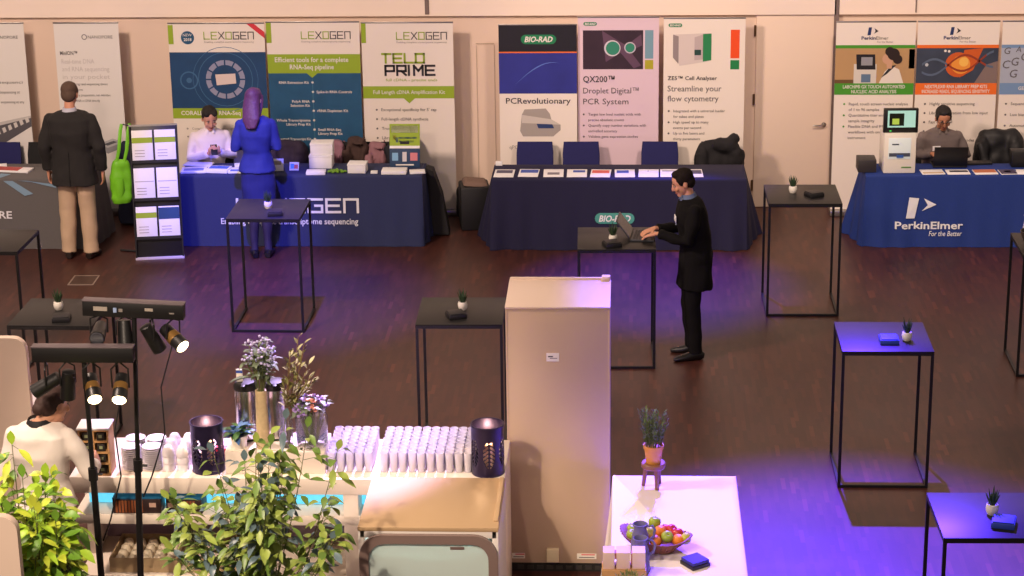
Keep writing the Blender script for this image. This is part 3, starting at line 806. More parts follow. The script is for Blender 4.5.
# lime company table
leaflet(-4.55, 21.56, TZ, 0.26, 0.2, 0.02, 'sheaf of printed papers at the left end of the navy table', [(.1, .3, .9, .8, M((110, 130, 200), 0.5))], 0.1)
leaflet(-4.55, 21.82, TZ, 0.3, 0.16, 0.012, 'pale papers in front of the seated woman at the left', (), -0.15)
leaflet(-4.29, 21.57, TZ, 0.24, 0.2, 0.03, 'brochure pile with a blue cover in front of the seated woman', [(.08, .1, .92, .62, M((70, 110, 200), 0.5))], -0.1)
leaflet(-4.08, 21.55, TZ, 0.19, 0.18, 0.02, 'brochure pile beside the woman in the blue jacket', [(.1, .5, .9, .9, M((90, 120, 200), 0.5))], 0.05)
leaflet(-4.05, 21.80, TZ, 0.22, 0.14, 0.012, 'blank white sheets at the far side of the navy table by the blue jacket', (), 0.2)


def stand_card(name, x, y, w, h, tilt, face, label, cat, blocks, rz=0.0):
    t = thing(name, label, cat, (x, y, TZ), rz)
    rot = Matrix.Rotation(-tilt, 3, 'X')
    MB().use(face).box(rot @ V3((0, 0, h / 2)), (w, 0.012, h), rot, bev=0.001).build('board', t)
    MB().use(M_DARK).box(V3((0, 0.05 + math.sin(tilt) * h * .3, h * 0.3)), (w * 0.3, 0.004, h * 0.62), Matrix.Rotation(0.30, 3, 'X')).build('strut', t)
    mb = MB()
    for u0, v0, u1, v1, mm in blocks: mb.use(mm).box(rot @ V3((-w / 2 + w * (u0 + u1) / 2, -0.0072, h - h * (v0 + v1) / 2)), (w * (u1 - u0), 0.002, h * (v1 - v0)), rot)
    mb.build('print', t, 0)
    return t


GD = M((38, 92, 62), 0.5); GL = M((120, 156, 60), 0.5)
stand_card('picture_card', -3.72, 21.56, 0.24, 0.13, 0.3, M_PAPER, 'small card with green leaf picture beside the blue jacket', 'card', [(.05, .35, .45, .98, GL), (.18, .5, .42, .85, GD), (.5, .2, .9, .5, M_LGREY)])
stand_card('colour_card', -3.49, 21.58, 0.10, 0.09, 0.5, M_PAPER, 'tiny card with red and blue dots left of the white boxes', 'card', [(.1, .2, .5, .8, M((90, 160, 220), 0.5)), (.5, .3, .9, .8, PR)])
stand_card('display_board', -2.33, 21.70, 0.32, 0.46, 0.22, mat('board_navy', (34, 62, 98), 0.5), 'upright display board with lime top at the right end of the navy table', 'sign',
           [(0, 0, 1, .5, M_GREEN), (.06, .04, .94, .2, M((226, 228, 196), 0.5)), (.12, .26, .2, .36, PR), (.2, .3, .28, .42, M((60, 90, 180), 0.5)), (.3, .3, .9, .34, M_TEAL), (.3, .38, .8, .42, M_TEAL), (0, .5, 1, .56, M_PAPER), (.08, .66, .28, .84, M((120, 170, 210), 0.5)), (.42, .64, .56, .86, M((206, 200, 206), 0.5)), (.68, .66, .92, .84, M((206, 120, 130), 0.5)), (.2, .92, .8, .95, WH)])


def carton(x, y, w, d, h, label, rz=0.0, z=TZ):
    t = thing('carton', label, 'box', (x, y, z), rz, 'white cartons on the navy table')
    MB().use(M_PAPER).box((0, 0, h / 2), (w, d, h), bev=0.003).build('body', t)
    MB().use(M_PAPER).box((0, 0, h + 0.004), (w + 0.006, d + 0.006, 0.02), bev=0.002).build('lid', t)
    return t


carton(-3.22, 21.76, 0.24, 0.2, 0.125, 'lower white carton of the stack on the navy table')
carton(-3.21, 21.77, 0.235, 0.19, 0.11, 'upper white carton resting on another on the navy table', 0.04, TZ + 0.142)
carton(-2.81, 21.54, 0.19, 0.16, 0.085, 'low white carton in the middle of the navy table', -0.05)
leaflet(-3.24, 21.46, TZ, 0.2, 0.13, 0.03, 'white papers in front of the stacked cartons', (), 0.05)
o = MB().use(mat('lime_sweets', (112, 160, 40), 0.4, var=0.3, scale=60))
for k in range(60):
    a = R.uniform(0, 6.3); q = math.sqrt(R.random()); o.ell((math.cos(a) * q * .1, math.sin(a) * q * .055, 0.014 + R.random() * .028 * (1 - q)), (.016, .012, .009), Matrix.Rotation(R.uniform(0, 3), 3, 'Z'), 1)
o = o.build('sweets'); o.location = (-3.03, 21.5, TZ); tag(o, 'heap of green wrapped sweets on the navy table', 'sweets', None, 'stuff')
slab('white_tag', -2.63, 21.47, TZ, 0.07, 0.05, 0.025, M_PAPER, 'tiny white block on the navy table between carton and papers', 'card')
leaflet(-2.42, 21.50, TZ, 0.26, 0.17, 0.035, 'stack of white booklets before the lime display board', (), 0.0)
leaflet(-2.18, 21.50, TZ, 0.16, 0.12, 0.02, 'small white booklets at the right corner of the navy table', (), 0.15)
# charcoal table
leaflet(-6.50, 21.58, TZ, 0.42, 0.16, 0.02, 'red and white printed folder on the charcoal table', [(0, .05, .72, .95, M((176, 62, 60), 0.5))], -0.15)
leaflet(-6.70, 21.72, TZ, 0.2, 0.14, 0.02, 'pale papers at the left edge on the charcoal table', (), 0.3)

# blue company table: analyser, laptop, box, leaflets
an = thing('analyser', 'white bench analyser with a lit black touch screen on the royal blue table', 'instrument', (2.81, 21.62, TZ), 0.03)
M_AN = mat('white_instrument_plastic', (232, 226, 214), 0.4)
MB().use(M_AN).box((0, 0.0, 0.21), (0.33, 0.32, 0.42), bev=0.012).build('body', an)
MB().use(mat('instrument_window', (206, 214, 212), 0.3, emit=0.25)).box((-0.005, -0.162, 0.265), (0.23, 0.006, 0.22), bev=0.002).build('window', an)
mb = MB().use(mat('tray_metal', (72, 78, 92), 0.4)).box((-0.005, -0.168, 0.20), (0.215, 0.008, 0.035)).box((-.05, -.167, .31), (.07, .006, .012))
mb.use(mat('tray_blue', (52, 92, 170), 0.4)).box((0, -0.172, 0.185), (0.07, 0.008, 0.03)); mb.build('tray', an)
MB().use(M((90, 140, 70), 0.5)).box((0.07, -0.163, 0.065), (0.1, 0.004, 0.012)).build('label_strip', an)
sc = MB().use(M_BLACK).box((0.005, -0.09, 0.545), (0.355, 0.05, 0.255), bev=0.008).build('screen', an)
mb = MB().use(mat('screen_glow', (150, 196, 184), 0.3, emit=0.55)).box((0.01, -0.117, 0.565), (0.285, 0.004, 0.175))
mb.use(mat('screen_panel_dark', (26, 34, 24), 0.3)).box((-0.04, -0.120, 0.56), (0.15, 0.003, 0.13)); mb.use(mat('screen_amber', (150, 176, 70), 0.3, emit=0.6)).box((-0.05, -0.122, 0.54), (0.07, 0.003, 0.06))
mb.use(mat('screen_green', (60, 190, 80), 0.3, emit=0.6)).box((-0.10, -0.117, 0.44), (0.02, 0.004, 0.012)); mb.build('display', sc)
o = slab('dark_case', 2.49, 21.60, TZ, 0.19, 0.22, 0.135, mat('dark_grey_case', (48, 44, 46), 0.5), 'dark grey box left of the white analyser', 'box', 0, None, 0.008)


def laptop(label, loc, rz, w=0.34, d=0.24, lean=0.35, body=M_BLACK, scr=None):
    """the user sits on the -y side of the local frame; the screen stands at +y and opens towards -y"""
    t = thing('laptop', label, 'laptop', loc, rz)
    b = MB().use(body).box((0, 0, 0.009), (w, d, 0.018), bev=0.004).build('base', t)
    mb = MB().use(mat('key_black', (30, 30, 34), 0.6))
    for r_ in range(5):
        for c_ in range(12): mb.box((-w * .42 + c_ * w * .076, d * .34 - r_ * d * .12, 0.0195), (w * .062, d * .095, 0.003))
    mb.build('keyboard', b, 0)
    rot = Matrix.Rotation(-lean, 3, 'X'); h = d * 0.98
    s_ = MB().use(body).box(V3((0, d / 2 - 0.004, 0.018)) + rot @ V3((0, 0, h / 2)), (w, 0.009, h), rot, bev=0.003).build('screen', t)
    MB().use(scr or mat('laptop_panel', (70, 84, 104), 0.25)).box(V3((0, d / 2 - 0.004, 0.018)) + rot @ V3((0, -0.0052, h / 2 + 0.004)), (w * .92, 0.002, h * .86), rot).build('display', s_)
    return t


laptop('black laptop seen from behind, in front of the man in grey', (3.37, 21.80, TZ), PI, 0.35, 0.22, 0.2)
for k, (x, lb, bl) in enumerate(((3.16, 'pale leaflet beside the white analyser', [(.05, .6, .95, .9, M((206, 180, 150), 0.5))]), (3.42, 'leaflet with a dark machine picture before the black laptop', [(.15, .25, .95, .6, M((70, 66, 76), 0.5))]), (3.70, 'leaflet with an orange brown cover on the royal blue table', [(.02, .02, .98, .7, M((190, 110, 72), 0.5))]), (3.93, 'small dark leaflet with a light picture on the royal blue table', [(.02, .02, .98, .98, M((70, 60, 90), 0.5)), (.3, .3, .7, .6, M((170, 160, 190), 0.5))]), (4.14, 'white leaflet cut off at the right edge on the royal blue table', [(.4, .3, .9, .9, M((190, 120, 80), 0.5))]))):
    leaflet(x, 21.50, TZ, 0.235 if k != 3 else 0.17, 0.18, 0.008, lb, bl, R.uniform(-.08, .08), 'leaflets on the royal blue table')
slab('black_equipment', 4.20, 21.78, TZ, 0.40, 0.16, 0.17, M_BLACK, 'black equipment at the right edge on the royal blue table', 'equipment', 0, None, 0.01)
slab('black_folder', 3.68, 21.86, TZ, 0.28, 0.12, 0.02, M_NAP, 'flat black folder behind the leaflets on the royal blue table', 'folder', 0.1)


# chairs and coats
def make_chair(label, loc, rz, m, group=None, back=(0.40, 0.86), name='conference_chair'):
    """local: faces -y"""
    t = thing(name, label, 'chair', loc, rz, group)
    w, top = back
    MB().use(m).box((0, 0.02, 0.445), (0.44, 0.38, 0.06), bev=0.02).build('seat', t)
    mb = MB().use(m); rows = []
    for i in range(7):
        z = 0.50 + (top - 0.50) * i / 6; y = 0.20 + 0.07 * i / 6; ww = w * (0.5 - 0.014 * max(0, i - 4))
        rows.append(((0, y, z), ww, 0.022))
    mb.loft(rows, (1, 0, 0), 20, True, 5.0); mb.build('backrest', t, 50)
    for sx, sy in ((-1, -1), (1, -1), (1, 1), (-1, 1)):
        MB().use(M_BLACK).tube([(sx * .19, sy * .17, 0.43), (sx * .205, sy * .19, 0.0)], 0.012).build('leg', t)
    return t


M_CHN = mat('navy_chair_fabric', (28, 28, 88), 0.85, var=0.1)
M_CHB = mat('black_chair_fabric', (22, 21, 24), 0.85, var=0.1)
nc = make_chair('navy chair nearest the left end of the dark indigo table', (-0.985, 22.16, 0), 0, M_CHN, 'navy chairs behind the dark indigo table')
dup(nc, (-0.48, 22.16, 0), 0.02, 'second navy chair from the left behind the dark indigo table')
dup(nc, (-6.83, 22.16, 0), 0.0, 'navy chair cut off at the left edge behind the charcoal table', 'chairs behind the charcoal table')
dup(nc, (0.36, 22.16, 0), -0.02, 'navy chair behind the head of the man in black')
nb = make_chair('chair under the bulky black coat behind the dark indigo table', (1.00, 22.16, 0), 0, M_CHB, 'black chairs behind the booth tables')
dup(nb, (3.97, 22.16, 0), 0.0, 'chair under the black coat behind the royal blue table')
dup(nb, (-4.48, 22.16, 0), 0.0, 'dark chair the woman with the phone sits on')
dup(nb, (3.30, 22.16, 0), 0.0, 'dark chair the man in grey sits on')
dup(nb, (-3.70, 22.16, 0), 0.1, 'chair under the dark purple coat behind the stacked cartons')
dup(nb, (-2.95, 22.16, 0), 0.0, 'chair under the brown coat behind the navy table')
dup(nb, (-2.47, 22.16, 0), 0.0, 'black chair behind the lime display board')
dup(nb, (-6.36, 22.16, 0), 0.0, 'black chair behind the charcoal table under the machinery banner')


def coat(label, x, y, m, w, top, rough=0.02, lump=0.0, seed=0):
    """a coat hung over a chair back: one soft folded shell that covers the backrest on both sides"""
    mb = MB().use(m)
    mb.loft([((0, 0.02, 0.42), w * .50, 0.11), ((0, 0.02, 0.60), w * .49, 0.12), ((0, 0.03, top - 0.12), w * .46, 0.11), ((0, 0.03, top - 0.02), w * .40, 0.085), ((0, 0.03, top + 0.02), w * .30, 0.05)], (1, 0, 0), 16, True, 3.0)
    mb.ell((w * .30, -0.02, top - 0.16), (w * .2, 0.13, 0.16)); mb.ell((-w * .33, -0.02, top - 0.2), (w * .16, 0.12, 0.18)); mb.tube([(-w * .4, -.08, top - .1), (-w * .3, -.14, top - .3), (-w * .1, -.15, top - .42)], .05)
    if lump: mb.ell((w * .12, -0.04, top - 0.02), (w * .26, 0.12, lump)); mb.ell((w * .26, 0.0, top + lump * .3), (w * .14, 0.1, lump * .7))
    o = remesh(mb, 'coat', None, 0.014, 3, (rough * 1.6, 9.0)); o.location = (x, y, 0)
    return tag(o, label, 'coat', 'coats hung over the booth chairs')


coat('bulky black coat over the chair at the right end of the dark indigo table', 1.00, 22.30, mat('black_wool', (24, 22, 26), 0.9, var=0.2), 0.54, 0.88, 0.02, 0.09)
coat('black coat over the chair at the right edge behind the royal blue table', 3.98, 22.37, mat('black_nylon', (18, 18, 22), 0.6, var=0.2), 0.54, 0.98, 0.012, 0.0)
coat('dark purple coat behind the stacked white cartons', -3.66, 22.36, mat('plum_wool', (52, 40, 62), 0.9, var=0.2), 0.44, 0.87, 0.02, 0.0)
coat('brown coat over the chair behind the low white carton', -2.92, 22.36, mat('brown_wool', (70, 50, 46), 0.9, var=0.25), 0.26, 0.90, 0.02, 0.02)
coat('dusty pink coat beside the brown coat', -2.70, 22.37, mat('dusty_pink_wool', (150, 108, 116), 0.9, var=0.15), 0.24, 0.85, 0.02, 0.02)
coat('dusty pink shawl left of the brown coat', -3.13, 22.37, mat('pink_shawl', (150, 108, 124), 0.9, var=0.15), 0.18, 0.87, 0.02, 0.0)
coat('black jacket over the chair behind the lime display board', -2.42, 22.36, mat('black_jacket_cloth', (20, 20, 30), 0.8, var=0.2), 0.36, 0.95, 0.012, 0.0)


def bag(name, label, loc, rz, size, m, strap=True, mtop=None):
    t = thing(name, label, 'bag', loc, rz); w, d, h = size
    mb = MB().use(m); mb.loft([((0, 0, 0.012), w * .46, d * .44), ((0, 0, h * .12), w * .5, d * .5), ((0, 0, h * .55), w * .49, d * .46), ((0, 0, h * .88), w * .43, d * .34), ((0, 0, h), w * .34, d * .2)], (1, 0, 0), 18, True, 3.2)
    r_ = remesh(mb, 'body', t, 0.014, 2, (0.015, 8))
    mb = MB().use(m).loft([((0, -d * .5, h * .12), w * .3, .015), ((0, -d * .53, h * .3), w * .34, .03), ((0, -d * .46, h * .48), w * .3, .012)], (1, 0, 0), 12, True, 3); mb.build('pocket', t)
    if strap: MB().use(mtop or m).tube([(w * .28 * math.cos(a), 0, h * .93 + 0.16 * h * math.sin(a)) for a in [PI * k / 8 for k in range(9)]], 0.011).build('strap', t)
    return t


M_BAG = mat('black_bag_nylon', (18, 17, 20), 0.6, var=0.2)
bag('backpack', 'slim black backpack on the floor beside the TELO PRIME banner', (-1.76, 22.45, 0), 0.2, (0.2, 0.18, 0.36), M_BAG)
bx_ = thing('carry_case', 'black open topped case on the floor left of the dark indigo table', 'case', (-1.63, 22.1, 0), 0.15)
MB().use(M_BAG).box((0, 0, 0.24), (0.32, 0.34, 0.48), bev=0.02).build('body', bx_)
MB().use(mat('case_lining', (120, 96, 84), 0.8)).box((0.01, 0.0, 0.50), (0.28, 0.28, 0.05), Matrix.Rotation(0.12, 3, 'Y'), bev=0.015, top=(0.8, 0.8)).build('contents', bx_)

# leaning literature rack with six pockets, lime bag hanging on its left
rk = thing('literature_rack', 'tall black literature rack holding six white leaflets in three rows', 'rack', (-4.82, 20.90, 0), 0.16)
lean = Matrix.Rotation(-0.16, 3, 'X')
tf = lambda u, v, d=0.0: lean @ V3((u, -d, v))
mb = MB().use(M_BLACK); mb.box(tf(0, 0.70), (0.48, 0.02, 1.36), lean, bev=0.003); mb.build('back_board', rk)
mb = MB().use(M_STEEL); mb.box(tf(0, 1.385), (0.49, 0.025, 0.018), lean); mb.build('top_rail', rk)
MB().use(M((206, 196, 220), 0.4)).box((0, -0.01, 0.012), (0.50, 0.05, 0.024), bev=0.003).build('foot_rail', rk)
MB().use(M_BLACK).tube([(0, 0.22, 1.3), (0, 0.46, 0.01)], 0.012).build('prop', rk)
for sx in (-1, 1): MB().use(M_BLACK).box(tf(sx * .239, 0.70, 0.015), (0.014, 0.05, 1.36), lean).build('side_rail', rk)
for i, zc in enumerate((1.18, 0.79, 0.39)):
    MB().use(M_BLACK).box(tf(0, zc - 0.165, 0.03), (0.46, 0.04, 0.03), lean).build('shelf', rk)
RK_L = rk.matrix_world
for i, zc in enumerate((1.18, 0.79, 0.39)):
    for j, sx in enumerate((-1, 1)):
        t = thing('leaflet', 'white leaflet in the %s row of the black rack, %s of the pair' % (('top', 'middle', 'bottom')[i], ('left', 'right')[j]), 'leaflet', rk.location, 0.16, 'leaflets in the black rack')
        MB().use(M_PAPER).box(tf(sx * .116, zc, 0.032), (0.212, 0.012, 0.315), lean, bev=0.001).build('sheet', t)
        mb = MB()
        if i == 0 or (i == 2 and j == 0): mb.use(M_GREEN).box(tf(sx * .116, zc + (.055 if i == 0 else .07), 0.0395), (0.210, 0.003, 0.055), lean)
        if i == 2 and j == 1: mb.use(M_NIGHT).box(tf(sx * .116, zc + .085, 0.0395), (0.210, 0.003, 0.12), lean)
        if i == 1: mb.use(M_LGREY).box(tf(sx * .116, zc + .02, 0.0395), (0.19, 0.003, 0.006), lean)
        for q in range(3): mb.use(M_LGREY).box(tf(sx * .116 - .03, zc - .05 - q * .03, 0.0395), (0.1, 0.002, 0.006), lean)
        mb.build('print', t, 0)
gb = thing('shoulder_bag', 'bright lime green bag hanging left of the black literature rack', 'bag', (-5.22, 21.08, 0), 0.3)
M_LIME = mat('lime_nylon', (116, 196, 34), 0.5, var=0.25, scale=12, bump=0.3)
mb = MB().use(M_LIME); mb.loft([((0, 0, 0.55), .085, .05), ((0, 0, 0.60), .11, .065), ((0, 0, 0.82), .115, .06), ((.02, 0, 0.97), .09, .045), ((.03, 0, 1.01), .06, .03)], (1, 0, 0), 16, True, 3.0)
remesh(mb, 'body', gb, 0.012, 2, (0.016, 10))
MB().use(M_LIME).loft([((-.03, -.05, 0.60), .03, .02), ((-.02, -.062, 0.70), .05, .025), ((-.02, -.06, 0.82), .045, .015)], (1, 0, 0), 10).build('pocket', gb)
for q in (-.03, .05): MB().use(M_LIME).loft([((q - .02, -.03, 0.93), .014, .004), ((q + .03, -.04, 1.12), .018, .004), ((q + .06, 0, 1.31), .018, .004), ((q + .08, .02, 1.38), .016, .004)], (1, 0, 0), 8).build('strap', gb)
MB().use(M_BLACK).tube([(0.14, 0.0, 1.36), (0.14, 0.0, 0.02)], 0.012).tube([(0.14, 0, 1.36), (0.06, 0.02, 1.375)], 0.008).tube([(-.05, .1, .012), (.3, -.1, .012)], .012).build('hook_stand', gb)
o = remesh(MB().use(mat('navy_coat_cloth', (34, 36, 62), 0.9, var=0.2)).loft([((0, 0, 0.02), .12, .12), ((0, 0, 0.35), .12, .11), ((0, 0, 0.62), .10, .09), ((0, 0, 0.86), .07, .07), ((0, 0, 0.93), .03, .03)], (1, 0, 0), 14, True, 2.6), 'garment_bag', None, 0.014, 2, (0.02, 7)); o.location = (-5.42, 22.2, 0)
tag(o, 'dark navy garment bag standing right of the charcoal table', 'bag')
# pitcher on the table at the right edge
jp = thing('dark_bowl', 'dark bowl at the right edge on the cut-off bar table', 'bowl', (3.50, 17.78, TH), 0)
MB().use(mat('dark_stoneware', (66, 58, 52), 0.5)).lathe([(0, 0), (.05, 0), (.075, .03), (.10, .09), (.112, .13), (.105, .13), (.09, .085), (.06, .03), (0, .02)], 24).build('body', jp)
jp2 = thing('pitcher', 'clear glass pitcher behind the dark bowl at the right edge', 'pitcher', (3.50, 17.99, TH), 0)
MB().use(M_GLASS).lathe([(0, 0), (.05, 0), (.055, .02), (.05, .12), (.04, .18), (.05, .21), (.046, .21), (.036, .18), (.045, .12), (.048, .02), (0, .015)], 24).build('body', jp2)
MB().use(M_GLASS).tube([(.045, 0, .17), (.09, 0, .15), (.09, 0, .08), (.05, 0, .05)], .007).build('handle', jp2)
#==FRONT==
# ------------------------------------------------------------------ tall fridge
M_FRG = mat('fridge_panel_beige', (190, 164, 142), 0.45, var=0.015, scale=3)
M_FRT = mat('fridge_top_cream', (214, 192, 176), 0.45, var=0.01)
M_STK = mat('sticker_white', (236, 230, 220), 0.5)
fg = thing('tall_fridge', 'tall beige fridge seen from behind in the middle of the hall', 'fridge', (-0.455, 13.83, 0), 0.0)
MB().use(M_FRG).box((0, 0, 1.0), (0.70, 0.60, 1.87), bev=0.006).build('body', fg)
MB().use(M_FRT).box((0, 0, 1.942), (0.708, 0.61, 0.014), bev=0.004).box((0, 0.302, 1.95), (0.70, 0.02, 0.03), bev=0.004).build('top_panel', fg)
MB().use(M_FRT).box((0.32, 0.29, 1.965), (0.06, 0.05, 0.035), bev=0.008).build('hinge_cover', fg)
MB().use(M_FRG).box((0.345, -0.296, 1.0), (0.012, 0.012, 1.86), bev=0.002).box((-0.345, -0.296, 1.0), (0.012, 0.012, 1.86), bev=0.002).build('edge_trim', fg)
MB().use(mat('plinth_black', (30, 28, 28), 0.6)).box((0, 0.0, 0.035), (0.68, 0.58, 0.07)).build('plinth', fg)
mb = MB().use(mat('grille_dark', (54, 50, 48), 0.5))
for k in range(9): mb.box((-0.27 + 0.0675 * k, -0.296, 0.032), (0.045, 0.008, 0.03))
mb.build('grille', fg)
st = MB().use(M_STK).box((-0.035, -0.3005, 1.59), (0.085, 0.003, 0.06)).build('type_label', fg)
MB().use(M_DARK).box((-0.05, -0.3025, 1.595), (0.034, 0.001, 0.008)).box((-0.03, -0.3025, 1.583), (0.05, 0.001, 0.004)).build('print', st, 0)
for x, w in ((-0.285, 0.09), (0.19, 0.135)):
    s2 = MB().use(M_STK).box((x, -0.3005, 0.12), (w, 0.003, 0.04)).build('warning_label', fg)
    MB().use(M_RED).box((x + .01, -0.3025, 0.132), (w * .7, 0.001, 0.007)).use(M_DARK).box((x, -0.3025, 0.112), (w * .8, 0.001, 0.005)).build('print', s2, 0)
MB().use(mat('socket_cream', (226, 210, 178), 0.45)).box((-0.045, -0.318, 0.135), (0.085, 0.036, 0.10), bev=0.006).build('junction_box', fg)

# ------------------------------------------------------------------ low glass-door cooler
M_CLB = mat('cooler_casing_cream', (184, 154, 118), 0.45, var=0.01)
M_CLF = mat('cooler_frame_taupe', (124, 104, 98), 0.45)
M_CLW = mat('cooler_white_plastic', (222, 214, 208), 0.45)
ck = thing('glass_door_cooler', 'low cream drinks cooler with rounded glass door in front of the bar', 'cooler', (-1.215, 12.40, 0), 0.0)
W2, D2, H2 = 0.435, 0.39, 1.02
mb = MB().use(M_CLW)
for c, d in (((-W2 + .02, 0, .52), (.04, D2 * 2, .96)), ((W2 - .02, 0, .52), (.04, D2 * 2, .96)), ((0, 0, .08), (W2 * 2, D2 * 2, .08)), ((0, 0, .97), (W2 * 2 - .02, D2 * 2, .05)), ((0, D2 - .02, .52), (W2 * 2 - .02, .04, .96))): mb.box(c, d, bev=0.003)
mb.build('casing', ck, 30)
MB().use(M_CLB).box((0, 0.0, 1.005), (W2 * 2 + .004, D2 * 2 + .01, 0.028), bev=0.005).box((W2 - .02, 0.04, 1.024), (0.03, D2 * 2 - .1, 0.014), bev=0.004).build('top_panel', ck)


def rrect(x0, x1, z0, z1, r, n=8):
    out = []
    for cx, cz, a in ((x1 - r, z1 - r, 0), (x0 + r, z1 - r, PI / 2), (x0 + r, z0 + r, PI), (x1 - r, z0 + r, 1.5 * PI)):
        out += [(cx + r * math.cos(a + PI / 2 * k / n), cz + r * math.sin(a + PI / 2 * k / n)) for k in range(n + 1)]
    return out


dm = bpy.data.objects.new('door', None); COL.objects.link(dm); dm.parent = ck
ou, inn = rrect(-W2 + .004, W2 - .004, .10, .975, .15), rrect(-W2 + .062, W2 - .062, .16, .918, .105)
mb = MB().use(M_CLF); n_ = len(ou); rows = []
for pts, y in ((ou, -D2), (ou, -D2 - .03), (inn, -D2 - .034), (inn, -D2)):
    rows.append([mb.bm.verts.new((x, y, z)) for x, z in pts])
for a, b_ in zip(rows, rows[1:]):
    for k in range(n_): mb.face((a[k], a[(k + 1) % n_], b_[(k + 1) % n_], b_[k]))
mb.build('door_frame', dm, 35)
MB().use(mat('cooler_glass', (216, 234, 230), 0.12, trans=0.25, spec=0.6)).prism(inn, -D2 - .012, -D2 - .004).build('glass_pane', dm, 30)
MB().use(mat('cooler_badge', (112, 92, 88), 0.4)).box((.18, -D2 - .014, .885), (.09, .004, .018)).build('badge', dm)
MB().use(mat('cooler_liner', (224, 234, 228), 0.5)).box((0, D2 - .05, .5), (W2 * 2 - .09, .01, .84)).box((0, 0, .935), (W2 * 2 - .09, D2 * 2 - .1, .01)).build('liner', ck)
mb = MB().use(mat('cooler_reflection_tone', (172, 190, 186), 0.3)); pv = None  # curved band added to imitate a dark reflection across the door glass
for k in range(21):
    u = -1 + 2 * k / 20; q = [(u * .37, -D2 + .05, .83 - .06 * (1 - u * u) + .02 * u), (u * .37, D2 - .08, .83 - .06 * (1 - u * u) + .02 * u)]; q += [(a, b_, c - .03) for a, b_, c in q]
    vs = [mb.bm.verts.new(p) for p in q]
    if pv:
        for i, j in ((0, 1), (1, 3), (3, 2), (2, 0)): mb.face((pv[i], pv[j], vs[j], vs[i]))
    pv = vs
mb.build('reflection_band', ck, 50)
MB().use(mat('cooler_lamp', (236, 250, 246), 0.3, emit=22.0)).box((0, -D2 + .06, .922), (.66, .02, .012)).build('lamp_strip', ck)

# ------------------------------------------------------------------ bar counter
M_BAR = mat('bar_white_laminate', (236, 222, 208), 0.4, var=0.01)
M_CYAN = mat('cyan_acrylic', (96, 200, 232), 0.3, emit=1.1)
br = thing('bar_counter', 'long white service bar with an open shelf, seen from the staff side', 'counter', (0, 0, 0), 0)
BX0, BX1, BY0, BY1 = -3.66, -0.785, 12.80, 13.50
cx, wx, cy, wy = (BX0 + BX1) / 2, BX1 - BX0, (BY0 + BY1) / 2, BY1 - BY0
MB().use(M_BAR).box((cx, cy, 0.9425), (wx, wy, 0.115), bev=0.006).build('worktop', br)
MB().use(M_BAR).box((cx, cy - 0.02, 0.695), (wx - .02, wy - .06, 0.07), bev=0.004).build('shelf', br)
MB().use(M_BAR).box((cx, cy - 0.02, 0.26), (wx - .02, wy - .06, 0.05), bev=0.004).build('bottom_shelf', br)
MB().use(M_CYAN).box((cx, 13.01, 0.81), (wx - .14, .012, 0.155)).build('light_panel', br)
MB().use(mat('bar_back_panel', (170, 150, 176), 0.5)).box((cx, BY1 - .05, 0.345), (wx - .02, .03, 0.63)).build('back_panel', br)
for x in (BX0 + .03, -1.80, BX1 - .03): MB().use(M_BAR).box((x, cy if x > BX0 + .1 else 13.32, 0.445), (0.06 if x != -1.80 else 0.10, wy - .02 if x > BX0 + .1 else .34, 0.89), bev=0.003).build('upright', br)
CZ = 1.0

M_CLEAR = mat('clear_vase_glass', (244, 244, 250), 0.04, trans=0.95, spec=0.6)
# tumblers packed on the bar
mb = MB().use(M_GLASS).lathe([(0, 0.0), (.022, 0), (.024, .004), (.0285, .135), (.0265, .135), (.0222, .012), (0, .012)], 16)
gl = mb.build('tumbler', None, 60); tag(gl, 'clear tumbler in the packed block of glasses between lantern and flower jar', 'glass', 'tumblers packed on the bar')
first = True
for (x0, nx) in ((-1.935, 5), (-1.585, 10)):
    for i in range(nx):
        for j in range(8):
            p = (x0 + i * 0.0615 + R.uniform(-.002, .002), 12.94 + j * 0.0615 + R.uniform(-.002, .002), CZ)
            if first: gl.location = p; first = False
            else:
                g = gl.copy(); COL.objects.link(g); g.location = p
                if x0 < -1.9: g['label'] = 'clear tumbler in the narrow block of glasses right of the flower jar'
                else: g['label'] = 'clear tumbler in the wide block of glasses left of the right lantern'
gl['label'] = 'clear tumbler in the narrow block of glasses right of the flower jar'

# white crockery at the left of the bar
M_CUP = mat('white_porcelain', (238, 232, 236), 0.3)
pl = MB().use(M_CUP)
for k in range(11): pl.lathe([(0, .015 * k), (.036, .015 * k), (.066, .015 * k + .012), (.066, .015 * k + .0145), (.034, .015 * k + .006), (0, .015 * k + .006)], 24)
pl = pl.build('saucer_stack', None, 50); pl.location = (-3.27, 12.95, CZ); tag(pl, 'front left stack of white saucers beside the tea rack', 'saucers', 'stacks of white saucers on the bar')
for i, (x, y, lb) in enumerate(((-3.13, 12.95, 'front right stack of white saucers behind the right lamp pole'), (-3.27, 13.10, 'back left stack of white saucers beside the tea rack'), (-3.13, 13.10, 'back right stack of white saucers behind the right lamp pole'))):
    q = pl.copy(); COL.objects.link(q); q.location = (x, y, CZ); q['label'] = lb
cu = thing('cup_stack', 'white upturned cup stack, front of the pair by the saucers', 'cups', (-3.02, 12.94, CZ), 0.3, 'stacks of white cups left of the perforated lantern')
for k in range(3):
    MB().use(M_CUP).lathe([(.041, .05 * k), (.043, .05 * k + .004), (.040, .05 * k + .035), (.028, .05 * k + .062), (.022, .05 * k + .068), (0, .05 * k + .068)], 20).build('cup', cu)
